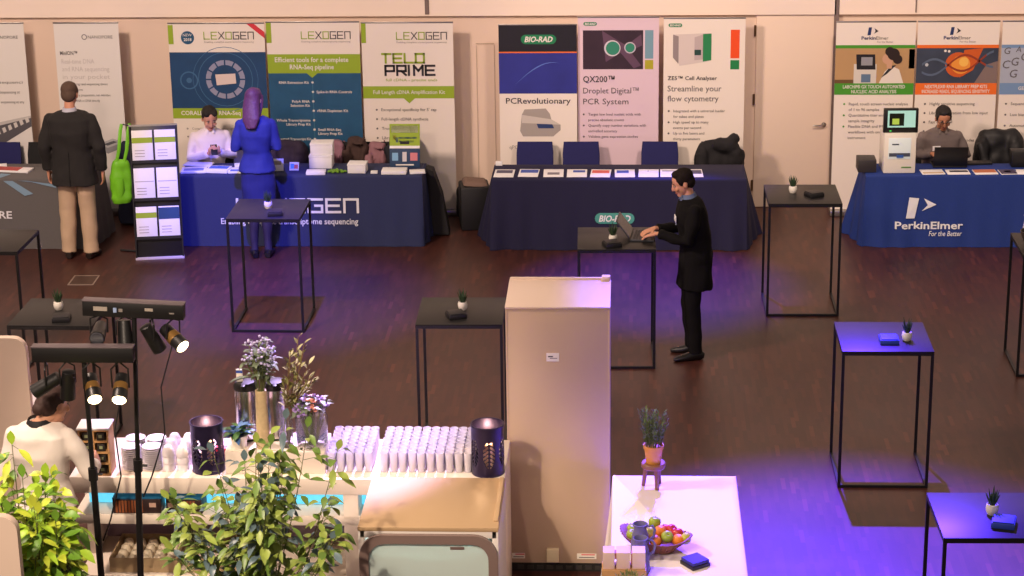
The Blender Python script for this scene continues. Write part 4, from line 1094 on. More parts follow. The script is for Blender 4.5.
for x, y, lb in ((-2.925, 12.94, 'white upturned cup stack at the front against the left lantern'), (-3.02, 13.05, 'white upturned cup stack, second row by the saucers'), (-2.925, 13.05, 'white upturned cup stack, second row near the left lantern'), (-3.02, 13.16, 'white upturned cup stack, back row by the saucers'), (-2.925, 13.16, 'white upturned cup stack, back row near the left lantern')):
    dup(cu, (x, y, CZ), R.uniform(0, 3), lb)

# perforated lanterns
M_LAN = mat('lantern_dark_metal', (52, 44, 76), 0.35, metal=0.6)


def lantern(label, loc, rz):
    t = thing('perforated_lantern', label, 'lantern', loc, rz, 'perforated metal lanterns on the bar')
    mb = MB().use(M_LAN); n, rws, r_, h = 120, 60, 0.108, .340; g = []
    for j in range(rws + 1): g.append([mb.bm.verts.new((r_ * math.cos(2 * PI * k / n), r_ * math.sin(2 * PI * k / n), h * j / rws)) for k in range(n)])
    for j in range(rws):
        for k in range(n):
            u = (k % 20) - 9.5; v = j - 12; hole = False
            if 0 <= v < 32:
                env = 7.5 * math.sin(PI * (v + 3) / 38) ** 0.8
                fr = (v + abs(u) * 0.9) % 5
                hole = 0.8 < abs(u) < env and fr < 3.3
            if not hole: mb.face((g[j][k], g[j][(k + 1) % n], g[j + 1][(k + 1) % n], g[j + 1][k]))
    o = mb.build('shell', t, 60)
    sd = o.modifiers.new('wall', 'SOLIDIFY'); sd.thickness = 0.0025
    MB().use(M_LAN).lathe([(.103, .330), (.111, .330), (.113, .337), (.111, .345), (.103, .345), (.101, .337), (.103, .330)], 40).lathe([(0, 0), (.109, 0), (.109, .012), (0, .012)], 40).build('rim', t)
    MB().use(mat('candle_wax', (226, 184, 158), 0.5)).lathe([(0, .012), (.045, .012), (.045, .20), (.038, .206), (0, .20)], 24).build('candle', t)
    MB().use(mat('candle_flame', (255, 190, 110), 0.4, emit=6.0)).ell((0, 0, .222), (.007, .007, .016)).build('flame', t)  # flame added to glow inside; left lantern only passes light from behind
    return t


ln = lantern('dark perforated lantern at the left of the bar by the white cups', (-2.755, 12.945, CZ), 0.52)
for lx, ly in ((-2.755, 12.945), (-0.90, 12.935)):
    d_ = bpy.data.lights.new('added_lantern_light', 'POINT'); d_.energy = 2.2; d_.color = (1, .62, .34); d_.shadow_soft_size = .01; o_ = bpy.data.objects.new('added_lantern_light', d_); COL.objects.link(o_); o_.location = (lx, ly, CZ + .26)  # lights added so the inner lantern walls glow through the holes
dup(ln, (-0.90, 12.935, CZ), 1.2, 'dark perforated lantern at the right end of the bar against the fridge')
# display plinth and what stands on it
slab('display_plinth', -2.30, 13.05, CZ, 0.66, 0.34, 0.155, M_BAR, 'low white block on the bar carrying the vases and flasks', 'plinth', 0, None, 0.004)
PZ = CZ + 0.155
o = MB().use(M_RED).box((0, 0, .05), (.09, .06, .10), bev=.006).build('red_packet'); o.location = (-2.69, 13.10, CZ); tag(o, 'small red packet peeping out between lantern and white block', 'packet')


def flask(label, loc, rz):
    t = thing('vacuum_flask', label, 'flask', loc, rz, 'steel vacuum flasks on the white block')
    MB().use(mat('polished_steel', (200, 196, 200), 0.22, metal=1.0)).lathe([(0, .012), (.072, .012), (.075, .03), (.075, .33), (.068, .36), (0, .362)], 28).build('body', t)
    MB().use(M_BLACK).lathe([(0, 0), (.074, 0), (.074, .016), (0, .016)], 28).build('foot', t)
    MB().use(M_BLACK).lathe([(.069, .35), (.078, .355), (.078, .385), (.066, .405), (.02, .412), (0, .412)], 28).build('lid', t)
    MB().use(M_BLACK).box((0, -.07, .395), (.03, .07, .022), bev=.006).build('spout', t)
    return t


fl = flask('steel vacuum flask with a white and blue tag, left behind the wooden vase', (-2.515, 13.12, PZ), 0)
dup(fl, (-2.325, 13.135, PZ), 0.2, 'steel vacuum flask half hidden right behind the wooden vase')
o = MB().use(M_STK).box((0, 0, .035), (.042, .006, .10), bev=.001).use(PB).box((0, -.0036, .066), (.042, .001, .02)).use(M_WOOD).box((0, -.0036, .02), (.03, .001, .008)).build('price_tag'); o.location = (-2.545, 13.05, PZ + .416); o.rotation_euler = (0.1, 0, 0); o.location.y = 13.10
tag(o, 'white tag with a blue stripe standing on the left vacuum flask', 'tag')


def leaf(mb, b, d, up, L, W, droop=0.25, fold=0.25):
    """one pointed oval leaf blade, folded along its rib"""
    d = d.normalized(); s_ = d.cross(up)
    if s_.length < 1e-3: s_ = d.cross(V3((1, 0, 0)))
    s_.normalize(); nn = s_.cross(d); c = []; l = []; r_ = []
    for t, w in ((0, .04), (.25, .38), (.5, .5), (.75, .34), (1, 0)):
        p = b + d * L * t - nn * 0 - V3((0, 0, 1)) * droop * L * t * t
        c.append(mb.bm.verts.new(p))
        if 0 < t < 1 or t == 0:
            l.append(mb.bm.verts.new(p + s_ * W * w + nn * W * w * fold)); r_.append(mb.bm.verts.new(p - s_ * W * w + nn * W * w * fold))
    for i in range(3):
        mb.face((c[i], c[i + 1], l[i + 1], l[i]), True); mb.face((c[i + 1], c[i], r_[i], r_[i + 1]), True)
    mb.face((c[3], c[4], l[3]), True); mb.face((c[4], c[3], r_[3]), True)


def rv(z0=-1.0, z1=1.0):
    a = R.uniform(0, 2 * PI); z = R.uniform(z0, z1); q = math.sqrt(max(0, 1 - z * z)); return V3((q * math.cos(a), q * math.sin(a), z))


M_LV1 = mat('sage_leaf', (104, 116, 92), 0.5, var=0.3, scale=30)
M_LV2 = mat('bluish_leaf', (84, 122, 180), 0.5, var=0.3, scale=30)
M_LV3 = mat('olive_twig_leaf', (138, 136, 76), 0.5, var=0.3, scale=30)
M_FLW = mat('pale_violet_petal', (186, 176, 214), 0.6, var=0.2, scale=40)
M_STEM = mat('plant_stem', (96, 104, 56), 0.6, var=0.2)
# wooden vase with flowers
vs = thing('flower_vase', 'slim pale wooden vase with a round bunch of violet flowers on the white block', 'vase', (-2.385, 12.965, PZ), 0)
MB().use(mat('birch_bark', (202, 178, 136), 0.6, var=0.3, scale=26, bump=0.3)).lathe([(0, 0), (.046, 0), (.047, .02), (.043, .12), (.040, .25), (.037, .40), (.030, .40), (.028, .3), (0, .29)], 20).build('vase', vs)
mb = MB().use(M_STEM); lf = MB().use(M_LV1); fw = MB().use(M_FLW)
for k in range(26):
    d = rv(0.25, 1.0); tip = V3((d.x * .105 + .0, d.y * .10, .50 + d.z * .27)); mb.tube([(d.x * .01, d.y * .01, .33), V3((d.x * .04, d.y * .04, .46)), tip], .0028, 5)
    for q in range(7): leaf(lf, V3((d.x * .04, d.y * .04, .46)).lerp(tip, .2 + .13 * q), rv(-.3, .8), V3((0, 0, 1)), R.uniform(.05, .085), .032)
    for q in range(4): fw.ell(tip + rv() * R.uniform(.01, .036), (.0105, .0105, .0095), None, 1)
for sgn in (-1, -1.15): leaf(lf, V3((-.06, -.02, .52 + sgn * .02)), V3((-.9, -.2, .35 + sgn * .3)), V3((0, 0, 1)), .14, .05)
mb.build('stems', vs); lf.build('leaves', vs, 0); fw.build('flowers', vs)
# glass vase with olive twigs
tv = thing('twig_vase', 'glass cylinder vase with tall olive green twigs right of the wooden vase', 'vase', (-2.235, 12.99, PZ), 0)
MB().use(M_CLEAR).lathe([(0, 0), (.046, 0), (.048, .01), (.048, .24), (.045, .24), (.045, .012), (0, .012)], 24).build('vase', tv)
mb = MB().use(mat('brown_twig', (112, 84, 62), 0.6)); lf = MB().use(M_LV3)
for k in range(13):
    a = R.uniform(0, 6.3); tip = V3((.06 + R.uniform(-.12, .15), R.uniform(-.08, .08), R.uniform(.42, .74))); md = V3((tip.x * .3, tip.y * .3, .28))
    mb.tube([(math.cos(a) * .02, math.sin(a) * .02, .02), md, tip], .003, 5)
    for q in range(11):
        p = md.lerp(tip, q / 10); leaf(lf, p, (tip - md).normalized() * .7 + rv(-.2, .5) * .7, V3((0, 0, 1)), R.uniform(.05, .08), .03, .1)
mb.build('stems', tv); lf.build('leaves', tv, 0)
# white bucket with blue leaves
bk = thing('potted_blue_plant', 'small white pot with bluish spreading leaves at the left of the white block', 'plant', (-2.545, 12.955, PZ), 0)
MB().use(M_CERAM).lathe([(0, 0), (.046, 0), (.060, .085), (.062, .09), (.056, .09), (.05, .07), (0, .07)], 24).build('pot', bk)
lf = MB().use(M_LV2); l2 = MB().use(mat('green_underleaf', (74, 112, 60), 0.5, var=0.3))
for k in range(30): leaf(lf if k % 3 else l2, V3((R.uniform(-.03, .03), R.uniform(-.03, .03), R.uniform(.08, .13))), rv(-.05, .85), V3((0, 0, 1)), R.uniform(.09, .16), .045, .35)
lf.build('leaves', bk, 0); l2.build('lower_leaves', bk, 0)
# wide glass jar with flowers
jr = thing('flower_jar', 'wide clear glass jar filled with lilac blossoms and leaves', 'jar', (-2.065, 13.0, PZ), 0)
MB().use(M_CLEAR).lathe([(0, 0), (.09, 0), (.105, .02), (.108, .20), (.098, .235), (.102, .26), (.098, .26), (.094, .235), (.103, .20), (.10, .025), (0, .012)], 30).build('jar', jr)
lf = MB().use(M_LV1); fw = MB().use(mat('lilac_petal', (170, 140, 206), 0.6, var=0.25, scale=30)); pk = MB().use(mat('coral_petal', (226, 150, 130), 0.6)); mb = MB().use(M_STEM)
for k in range(20):
    d = rv(0.0, 1.0); tip = V3((d.x * .11, d.y * .10, .24 + d.z * .10)); mb.tube([(d.x * .03, d.y * .03, .03), tip], .003, 5)
    for q in range(3): leaf(lf, tip, rv(-.4, .5), V3((0, 0, 1)), R.uniform(.06, .09), .035)
    for q in range(6): (pk if k % 6 == 0 else fw).ell(tip + rv() * .022, (.014, .014, .011), None, 1)
mb.build('stems', jr); lf.build('leaves', jr, 0); fw.build('blossoms', jr); pk.build('coral_blossoms', jr)
# tea rack and the tins in it
tr = thing('tea_rack', 'small wooden rack of pigeonholes with a white top beside the staff woman', 'rack', (-3.485, 12.90, CZ), 0.03)
mb = MB().use(M_WOOD)
for x in (-.095, 0, .095): mb.box((x, 0, .162), (.012, .16, .324))
for k in range(5): mb.box((0, 0, 0.006 + k * .078), (.20, .16, .012))
mb.box((0, .078, .162), (.20, .006, .324)).build('frame', tr, 0)
MB().use(M_PAPER).box((0, 0, .331), (.215, .17, .014), bev=.002).build('top_board', tr)
for k in range(4):
    for j, sx in enumerate((-1, 1)):
        o = MB().use(mat('tea_tin_dark', (48, 44, 40), 0.4)).box((0, 0, .026), (.056, .10, .052), bev=.006).use(M((150, 160, 120), 0.5)).box((0, -.051, .03), (.022, .002, .02)).build('tea_tin')
        o.location = (-3.485 + sx * .047, 12.88, CZ + .012 + k * .078); tag(o, 'dark tea tin, %s row of the rack, %s column' % (('bottom', 'second lowest', 'second highest', 'top')[k], ('left', 'right')[j]), 'tin', 'tea tins in the rack')
# cartons on the shelf under the worktop
for k, (x, w, lb) in enumerate(((-3.23, .32, 'left carton with a blue top and brown slats on the bar shelf'), (-2.91, .24, 'right carton with a blue top and pale panel on the bar shelf'))):
    t = thing('drinks_carton', lb, 'carton', (x, 12.90, 0.731), 0.03 if k == 0 else -0.04, 'cartons on the bar shelf')
    MB().use(mat('carton_dark', (52, 34, 34), 0.5)).box((0, 0, .052), (w, .15, .104), bev=.003).build('body', t)
    MB().use(mat('carton_blue', (36, 104, 146), 0.45)).box((0, 0, .106), (w + .002, .152, .006)).build('lid', t)
    mb = MB().use(mat('carton_slats', (150, 84, 48), 0.5)); n = 9 if k == 0 else 4
    for q in range(n): mb.box(((-w * .42 if k == 0 else w * .02) + q * .021, -.0765, .05), (.014, .003, .085))
    mb.use(M((206, 168, 150), 0.5)).box((w * (.33 if k == 0 else -.38), -.0765, .06), (w * .14, .003, .03)); mb.build('print', t, 0)
# crates on the bottom shelf
M_CRT = mat('crate_wood', (176, 150, 116), 0.6, var=0.15)
for k, (x, lb) in enumerate(((-3.22, 'pale crate of upturned cups on the lowest bar shelf'), (-2.70, 'pale crate with folded cloths on the lowest bar shelf'))):
    t = thing('crate', lb, 'crate', (x, 13.06, .286), 0, 'crates on the lowest bar shelf')
    mb = MB().use(M_CRT).box((0, 0, .006), (.46, .40, .012))
    for c, d in (((0, -.195, .05), (.46, .012, .10)), ((0, .195, .05), (.46, .012, .10)), ((-.225, 0, .05), (.012, .38, .10)), ((.225, 0, .05), (.012, .38, .10))): mb.box(c, d)
    mb.build('box', t, 0)
cup = MB().use(mat('cream_cup', (222, 206, 182), 0.4)).lathe([(.036, 0), (.038, .004), (.036, .05), (.028, .075), (.02, .082), (0, .082)], 16).build('cup')
i_ = 0
for a in range(5):
    for b_ in range(4):
        q = cup if i_ == 0 else cup.copy()
        if i_: COL.objects.link(q)
        q.location = (-3.39 + a * .084, 12.92 + b_ * .088, .299); i_ += 1
        tag(q, 'cream cup upturned in the crate on the lowest bar shelf', 'cup', 'cups in the crate under the bar')
for k in range(3):
    o = remesh(MB().use(mat('folded_cloth', (206, 190, 178), 0.85, var=0.05)).box((0, 0, .025), (.38, .10, .05), bev=.02), 'folded_cloth', None, .012, 2, (.008, 12)); o.location = (-2.70, 12.95 + .11 * k, .299)
    tag(o, 'folded pale cloth in the lower crate, %s' % ('nearest the staff side', 'middle one', 'farthest from the staff side')[k], 'cloth', 'folded cloths in the crate')

# ------------------------------------------------------------------ lamp bars on stands
M_LAMP = mat('lamp_housing_black', (22, 21, 22), 0.4)
M_LENS = mat('lit_lens', (255, 226, 170), 0.3, emit=14.0)
M_LENSD = mat('dark_lens', (60, 60, 66), 0.1)
M_BRASS = mat('lamp_amber_reflector', (150, 112, 60), 0.4, metal=0.5)


def lamp_stand(label, x, y, z0, heads, detail):
    t = thing('lamp_stand', label, 'stage light', (x, y, 0), 0, 'stage lamp bars on black stands')
    MB().use(M_BLACK).tube([(0.0, 0, .15), (0, 0, 1.35)], .021, 14).tube([(0, 0, 1.3), (0, 0, z0 - .05)], .0155, 14).build('pole', t)
    for k in range(3):
        a = k * 2 * PI / 3 + .5; MB().use(M_BLACK).tube([(0, 0, .42), (math.cos(a) * .30, math.sin(a) * .30, .03)], .010).tube([(math.cos(a) * .30, math.sin(a) * .30, .03), (math.cos(a) * .33, math.sin(a) * .33, .008)], .012).build('leg', t)
    MB().use(M_BLACK).lathe([(.02, 1.28), (.03, 1.28), (.03, 1.36), (.02, 1.36)], 14).tube([(.02, 0, 1.32), (.06, 0, 1.32)], .008).lathe([(.02, .38), (.034, .38), (.034, .46), (.02, .46)], 14).build('collar', t)
    bar = MB().use(M_LAMP).box((0, 0, z0), (0.625, 0.07, 0.095), bev=.004).build('crossbar', t)
    MB().use(mat('bar_top_lip', (84, 74, 78), 0.4)).box((0, 0, z0 + .05), (0.63, 0.075, 0.008), bev=.002).build('top_lip', bar)
    if detail:
        mb = MB().use(M((160, 150, 140), 0.4)).box((-.20, -.037, z0 + .005), (.085, .004, .026)).box((.10, -.037, z0 + .012), (.05, .004, .018)).use(M((150, 170, 210), 0.4))
        mb.box((-.11, -.037, z0 + .0), (.02, .004, .03)).use(M((130, 122, 118), 0.4)).box((-.075, -.037, z0 + .0), (.024, .004, .02)).box((.24, -.037, z0 - .005), (.03, .004, .008)); mb.build('connectors', bar, 0)
    for hx, d, lit, drop in heads:
        d = V3(d).normalized(); c = V3((hx, 0, z0 - drop))
        hd = MB().use(M_LAMP); sd = V3((0, 1, 0)) if abs(d.x) > .8 else V3((1, 0, 0))
        hd.loft([(c - d * .095, .02, .02), (c - d * .088, .040, .040), (c + d * .03, .046, .046), (c + d * .095, .048, .048)], sd, 20)
        h = hd.build('spotlight', t, 35)
        MB().use(M_LENS if lit else M_LENSD).loft([(c + d * .0955, .042, .042), (c + d * .101, .038, .038)], sd, 20).build('lens', h, 35)
        s_ = d.cross(V3((0, 0, 1))); s_ = s_.normalized() if s_.length > .1 else V3((1, 0, 0))
        mb = MB().use(M_BLACK)
        for q in (-1, 1): mb.tube([c + s_ * 0.052 * q, (hx + s_.x * 0.052 * q, s_.y * 0.052 * q, z0 - drop * .45), (hx, 0, z0 - .05)], .006, 6)
        mb.build('yoke', h)
        if lit: MB().use(M_BRASS).loft([(c - d * .02, .0445, .0445), (c + d * .03, .0475, .0475)], sd, 20, False).build('reflector_ring', h)
    MB().use(M_BLACK).tube([(heads[-1][0], .03, z0 - drop * 1.1), (.16, -.01, z0 - .5), (.18, -.02, z0 - .8), (.09, -.01, z0 - 1.1), (.03, 0, z0 - 1.25)], .005, 6).build('cable', t)
    return t


HB1 = [(-.24, (-.85, -.1, -.5), False, .20), (-.11, (-.15, .15, -1), False, .20), (.04, (.30, -.80, -.52), True, .22), (.215, (.05, -.85, -.55), True, .22)]
HB2 = [(-.22, (.1, -1, -.1), False, .16), (-.06, (.1, -.3, -1), False, .17), (.11, (.45, .2, -.9), False, .18), (.24, (.72, -.55, -.42), True, .17)]
lamp_stand('lower stage lamp bar on a black stand with two lit lamps', -3.305, 12.10, 2.115, HB1, False)
lamp_stand('upper stage lamp bar with connectors and one lit lamp at its right', -3.116, 12.25, 2.355, HB2, True).rotation_euler = (0, 0.045, 0)
for (x, y, z), d in (((-3.265 + .02, 12.03, 1.83), (.25, -.2, -.9)), ((-3.09, 12.0, 1.83), (.3, -.1, -.9)), ((-2.70, 12.15, 2.12), (.75, -.25, -.65))):
    spot('lamp_beam', (x, y, z), (x + d[0], y + d[1], z + d[2]), 60, 14, (1, .80, .55), 0.6, 0.03)

# ------------------------------------------------------------------ foliage plants in front of the bar
PT = 'tall leafy plants in front of the bar'


def tall_plant(label, x, y, tips, L, Wd, ml, seed, per):
    r0 = R.getstate(); R.seed(seed)
    t = thing('leafy_plant', label, 'plant', (x, y, 0), 0, PT)
    MB().use(mat('planter_grey', (92, 88, 86), 0.6)).lathe([(0, 0), (.15, 0), (.19, .42), (.20, .45), (.18, .45), (.17, .40), (0, .40)], 28).build('pot', t)
    MB().use(M_SOIL).lathe([(0, .402), (.165, .402), (.12, .41), (0, .412)], 20).build('soil', t)
    sm = MB().use(M_STEM); lfs = [MB().use(q) for q in ml]
    for tx, ty, tz in tips:
        tip = V3((tx - x, ty - y, tz)); a = R.uniform(0, 6.3); b = V3((math.cos(a) * .07, math.sin(a) * .07, .40)); md = V3((tip.x * .62 + R.uniform(-.05, .05), tip.y * .62, .40 + (tz - .40) * .55)); c = []
        for k in range(11):
            q = k / 10; c.append(b * (1 - q) ** 2 + md * 2 * q * (1 - q) + tip * q * q)
        sm.tube(c, .005, 5, .002)
        for k in range(per):
            q = .42 + .58 * (k + R.random()) / per; i = min(9, int(q * 10)); p = c[i].lerp(c[i + 1], q * 10 - i); w = rv(-.35, .65)
            s_ = p + w * R.uniform(.02, .07)
            sm.tube([p, s_], .0016, 4)
            leaf(R.choice(lfs), s_, w + V3((0, -.15, R.uniform(-.5, .25))), V3((R.uniform(-.3, .3), R.uniform(-.6, .1), 1)), L * R.uniform(.7, 1.25), Wd * R.uniform(.8, 1.2), R.uniform(.1, .6))
        leaf(R.choice(lfs), tip, (tip - c[8]).normalized(), V3((0, -1, .4)), L, Wd, .2)
    sm.build('stems', t)
    for q in lfs: q.build('foliage', t, 0)
    R.setstate(r0); return t


rr = random.Random(3)
LG = [mat('fresh_leaf', (158, 194, 52), 0.42, var=0.25, scale=14), mat('yellow_green_leaf', (192, 206, 66), 0.42, var=0.2, scale=14), mat('mid_green_leaf', (108, 152, 48), 0.42, var=0.25, scale=14)]
tips = [(-3.72 + .47 * rr.random(), 11.40 + rr.uniform(-.22, .2), 0) for _ in range(28)]
tips = [(x, y, rr.uniform(1.0, 1.60 - .75 * max(0, x + 3.50))) for x, y, _ in tips] + [(-3.58, 11.4, 1.80), (-3.68, 11.3, 1.78), (-3.40, 11.4, 1.60), (-3.33, 11.35, 1.52)]
tall_plant('lush yellow-green leafy plant at the left in front of the staff woman', -3.50, 11.42, tips, .112, .052, LG, 5, 19)
MG = [mat('olive_leaf', (146, 164, 74), 0.4, var=0.3, scale=14), mat('dull_green_leaf', (104, 134, 58), 0.4, var=0.3, scale=14), mat('blue_sheen_leaf', (96, 116, 122), 0.35, var=0.2, scale=14)]  # third leaf colour paints the bluish highlights on the foliage
MG = [MG[0], MG[1], MG[0], MG[0], MG[1], MG[2]]
env = lambda x: 1.32 + .48 * max(0, 1 - abs(x + 2.05) / .66)
tips = [(x, 11.5 + rr.uniform(-.25, .25), rr.uniform(max(1.0, env(x) - .38), env(x) + .02)) for x in [rr.uniform(-2.72, -1.66) for _ in range(38)]]
tips += [(-2.42, 11.5, 1.72), (-1.98, 11.5, 1.93), (-1.86, 11.55, 1.86), (-1.68, 11.5, 1.74), (-2.15, 11.45, 1.80), (-2.70, 11.5, 1.42)]
tall_plant('airy olive-green leafy plant in front of the middle of the bar', -2.18, 11.52, tips, .092, .044, MG, 9, 22)

# ------------------------------------------------------------------ rounded screens and the white table behind
M_SCR = mat('screen_felt_beige', (206, 184, 168), 0.8, var=0.03, scale=6)


def screen(label, x0, x1, y, h):
    t = thing('partition_screen', label, 'screen', ((x0 + x1) / 2, y, 0), 0, 'rounded partition screens at the left'); w = (x1 - x0) / 2
    MB().use(M_SCR).prism([(-w, .03), (w, .03)] + rrect(-w, w, .03, h, .09)[0:18], -.028, .028).build('panel', t, 30)
    for q in (-.6, .6): MB().use(M_BLACK).box((w * q, 0, .015), (.05, .36, .03), bev=.004).build('foot', t)
    return t


screen('pale rounded partition screen behind the staff woman at the left edge', -4.75, -3.985, 13.2, 1.835)
screen('low corner of a rounded partition screen before the yellow-green plant', -4.3, -3.40, 10.8, 1.62)
wt = Cloth(-.36, .36, -.36, .36, 0.76, 'white draped table mostly hidden behind the left partition screen', mat('white_cloth', (226, 214, 222), 0.85, var=0.02), (.06, .06), .03, None, 21)
wt.t.location = (-4.80, 14.72, 0); wt.t.rotation_euler = (0, 0, -0.3)

# ------------------------------------------------------------------ white buffet table and what stands on it
M_WCL = mat('white_tablecloth', (236, 224, 224), 0.85, var=0.015, scale=4, bump=0.1)
bf = Cloth(-.085, .755, 11.35, 13.49, 0.75, 'white draped buffet table right of the tall fridge', M_WCL, (.07, .05), .05, None, 31)
FZ = 0.752
sl = thing('small_stool', 'tiny round wooden stool at the back of the white table', 'stool', (.19, 13.30, FZ), 0.3)
MB().use(M_DWOOD).lathe([(0, .138), (.075, .138), (.082, .145), (.082, .168), (.076, .175), (0, .175)], 24).build('seat', sl)
for k in range(3):
    a = k * 2 * PI / 3 + .6; MB().use(M_DWOOD).tube([(math.cos(a) * .05, math.sin(a) * .05, .142), (math.cos(a) * .068, math.sin(a) * .068, 0)], .017, 8, .014).build('leg', sl)
hb = thing('potted_herb', 'tan pot with an upright dark green herb bush on the small stool', 'plant', (.19, 13.30, FZ + .176), 0)
MB().use(mat('tan_pot', (204, 138, 60), 0.5, var=0.05)).lathe([(0, 0), (.050, 0), (.062, .10), (.068, .10), (.069, .125), (.062, .125), (.058, .11), (0, .105)], 28).build('pot', hb)
lf = MB().use(mat('rosemary_leaf', (76, 100, 34), 0.55, var=0.35, scale=40)); mb = MB().use(M_STEM)
for k in range(60):
    a = R.uniform(0, 6.3); q = math.sqrt(R.random()); b = V3((math.cos(a) * q * .05, math.sin(a) * q * .05, .105)); tip = V3((b.x * 1.9, b.y * 1.9, R.uniform(.25, .36)))
    mb.tube([b, tip], .0016, 4)
    for j in range(9): leaf(lf, b.lerp(tip, .15 + .85 * j / 8), (tip - b).normalized() + rv(-.4, .4) * .8, V3((0, 0, 1)), .038, .009, .05)
mb.build('stems', hb); lf.build('foliage', hb, 0)
# wicker tray heaped with fruit
ft = thing('wicker_tray', 'boat shaped wicker tray heaped with fruit on the white table', 'tray', (.195, 12.30, FZ), -0.35)
M_WIK = mat('wicker', (136, 84, 66), 0.6, var=0.35, scale=60, bump=0.5)
mb = MB().use(M_WIK); rows = []; NT = 40
for s_, z in ((.5, .0), (.62, .02), (.82, .055), (1.0, .095), (.97, .097), (.78, .06), (.58, .028), (.4, .012)):
    row = []
    for k in range(NT):
        a = 2 * PI * k / NT; ca, sa = math.cos(a), math.sin(a); ex = math.copysign(abs(ca) ** .8, ca) * .235 * s_; row.append(mb.bm.verts.new((ex, math.copysign(abs(sa) ** 1.15, sa) * .15 * s_, z + .03 * abs(ca) ** 4 * (s_ > .6))))
    rows.append(row)
for a, b_ in zip(rows, rows[1:]):
    for k in range(NT): mb.face((a[k], a[(k + 1) % NT], b_[(k + 1) % NT], b_[k]), True)
mb.face(rows[0]); mb.face(rows[-1]); mb.build('body', ft, 60)
mb = MB().use(M_WIK)
for k in range(NT):
    a = 2 * PI * k / NT; ca, sa = math.cos(a), math.sin(a); q = [((math.copysign(abs(ca) ** .8, ca) * .235 * s_), math.copysign(abs(sa) ** 1.15, sa) * .15 * s_, z + .03 * abs(ca) ** 4) for s_, z in ((.63, .02), (.83, .055), (1.01, .097))]; mb.tube(q, .004, 5)
mb.build('ribs', ft)
FR = {'green apple': ((158, 178, 52), .037), 'red apple': ((190, 52, 44), .036), 'orange': ((236, 138, 40), .037), 'yellow-green apple': ((196, 196, 74), .036)}
fz = Matrix.Rotation(-.35, 3, 'Z')
lay = [('green apple', -.15, .03, .07, 'at the left end of the tray'), ('green apple', -.12, -.045, .07, 'low at the left behind the jugs'), ('yellow-green apple', -.085, .035, .10, 'next to the leftmost fruit'), ('green apple', -.02, .055, .135, 'crowning the back of the heap'),
       ('red apple', .04, .06, .09, 'at the back of the heap'), ('yellow-green apple', -.02, -.03, .10, 'half hidden by the jug'), ('orange', .035, -.01, .115, 'in the middle of the heap'), ('red apple', .085, .045, .105, 'second from the back of the heap'), ('red apple', .13, .02, .095, 'toward the right end of the heap'),
       ('orange', .03, -.075, .075, 'low at the front beside the jug'), ('green apple', .09, -.05, .10, 'large at the front of the heap'), ('orange', .15, -.025, .08, 'at the right of the big green apple'), ('yellow-green apple', .185, .0, .085, 'at the right tip of the tray'), ('orange', -.05, -.075, .07, 'hidden behind the front jug')]
for nm, x, y, z, wh in lay:
    col, r_ = FR[nm]; p = V3((.195, 12.30, FZ)) + fz @ V3((x * 1.1 - .012, y + .012, z + .012))
    t = thing(nm.replace(' ', '_').replace('-', '_'), '%s %s' % (nm, wh), 'fruit', p, R.uniform(0, 6), 'fruit in the wicker tray'); t.rotation_euler = (R.uniform(-.5, .5), R.uniform(-.5, .5), R.uniform(0, 6))
    r_ *= R.uniform(1.04, 1.16)
    if nm == 'orange': MB().use(mat('orange_peel', col, 0.5, var=.08, scale=60, bump=.2)).ell((0, 0, 0), (r_, r_, r_ * .95), None, 3).build('flesh', t)
    else: MB().use(mat('apple_skin', col, 0.3, var=.18, scale=30)).lathe([(0, -.78 * r_), (.3 * r_, -.88 * r_), (.7 * r_, -.62 * r_), (.95 * r_, -.1 * r_), (r_, .25 * r_), (.82 * r_, .7 * r_), (.45 * r_, .9 * r_), (.15 * r_, .8 * r_), (0, .68 * r_)], 18).build('flesh', t, 0)
    MB().use(M_DWOOD).tube([(0, 0, r_ * .66), (r_ * .1, 0, r_ * 1.05)], r_ * .05 if nm != 'orange' else r_ * .08, 6).build('stalk', t)
# stoneware jugs
M_JUG = mat('grey_blue_stoneware', (112, 108, 136), 0.45, var=.08, scale=20)


def jug(label, loc, rz):
    t = thing('stoneware_jug', label, 'jug', loc, rz, 'grey stoneware jugs on the white table')
    MB().use(M_JUG).lathe([(0, 0), (.056, 0), (.060, .01), (.058, .085), (.050, .145), (.040, .18), (.039, .20), (.047, .218), (.043, .220), (.034, .20), (.034, .18), (.045, .14), (.052, .02), (0, .012)], 28).build('body', t)
    MB().use(M_JUG).tube([(.038, 0, .203), (.075, 0, .21), (.092, 0, .185), (.085, 0, .138), (.052, 0, .108)], .0085, 8).build('handle', t)
    return t


jg = jug('grey blue stoneware jug standing against the fruit heap', (.095, 12.20, FZ), -.15)
dup(jg, (.095, 11.99, FZ), -.25, 'grey blue stoneware jug in front of the other, behind the pale box')
pb = thing('cutlery_box', 'pale box with cut-out openings and a wooden base at the front of the white table', 'box', (-.005, 11.86, FZ), 0.02)
MB().use(M_WOOD).box((0, 0, .045), (.27, .13, .09), bev=.003).build('wooden_base', pb)
M_PINKB = mat('pale_card', (236, 206, 196), 0.6)
MB().use(M_PINKB).box((-.093, 0, .145), (.07, .10, .11), bev=.002).box((-.006, 0, .145), (.082, .10, .11), bev=.002).box((.089, 0, .145), (.08, .10, .11), bev=.002).build('card_blocks', pb)
MB().use(M((176, 104, 84), 0.5)).box((.048, -.02, .155), (.012, .05, .07)).box((-.052, -.02, .175), (.01, .05, .04)).build('cut_outs', pb)
hp = thing('herb_tuft', 'low green herb tuft in front of the pale box at the bottom edge', 'plant', (.03, 11.66, FZ), 0)
MB().use(M_CERAM).lathe([(0, 0), (.04, 0), (.05, .05), (.045, .05), (0, .045)], 20).build('pot', hp)
lf = MB().use(mat('thyme_leaf', (112, 122, 60), 0.55, var=.3, scale=40))
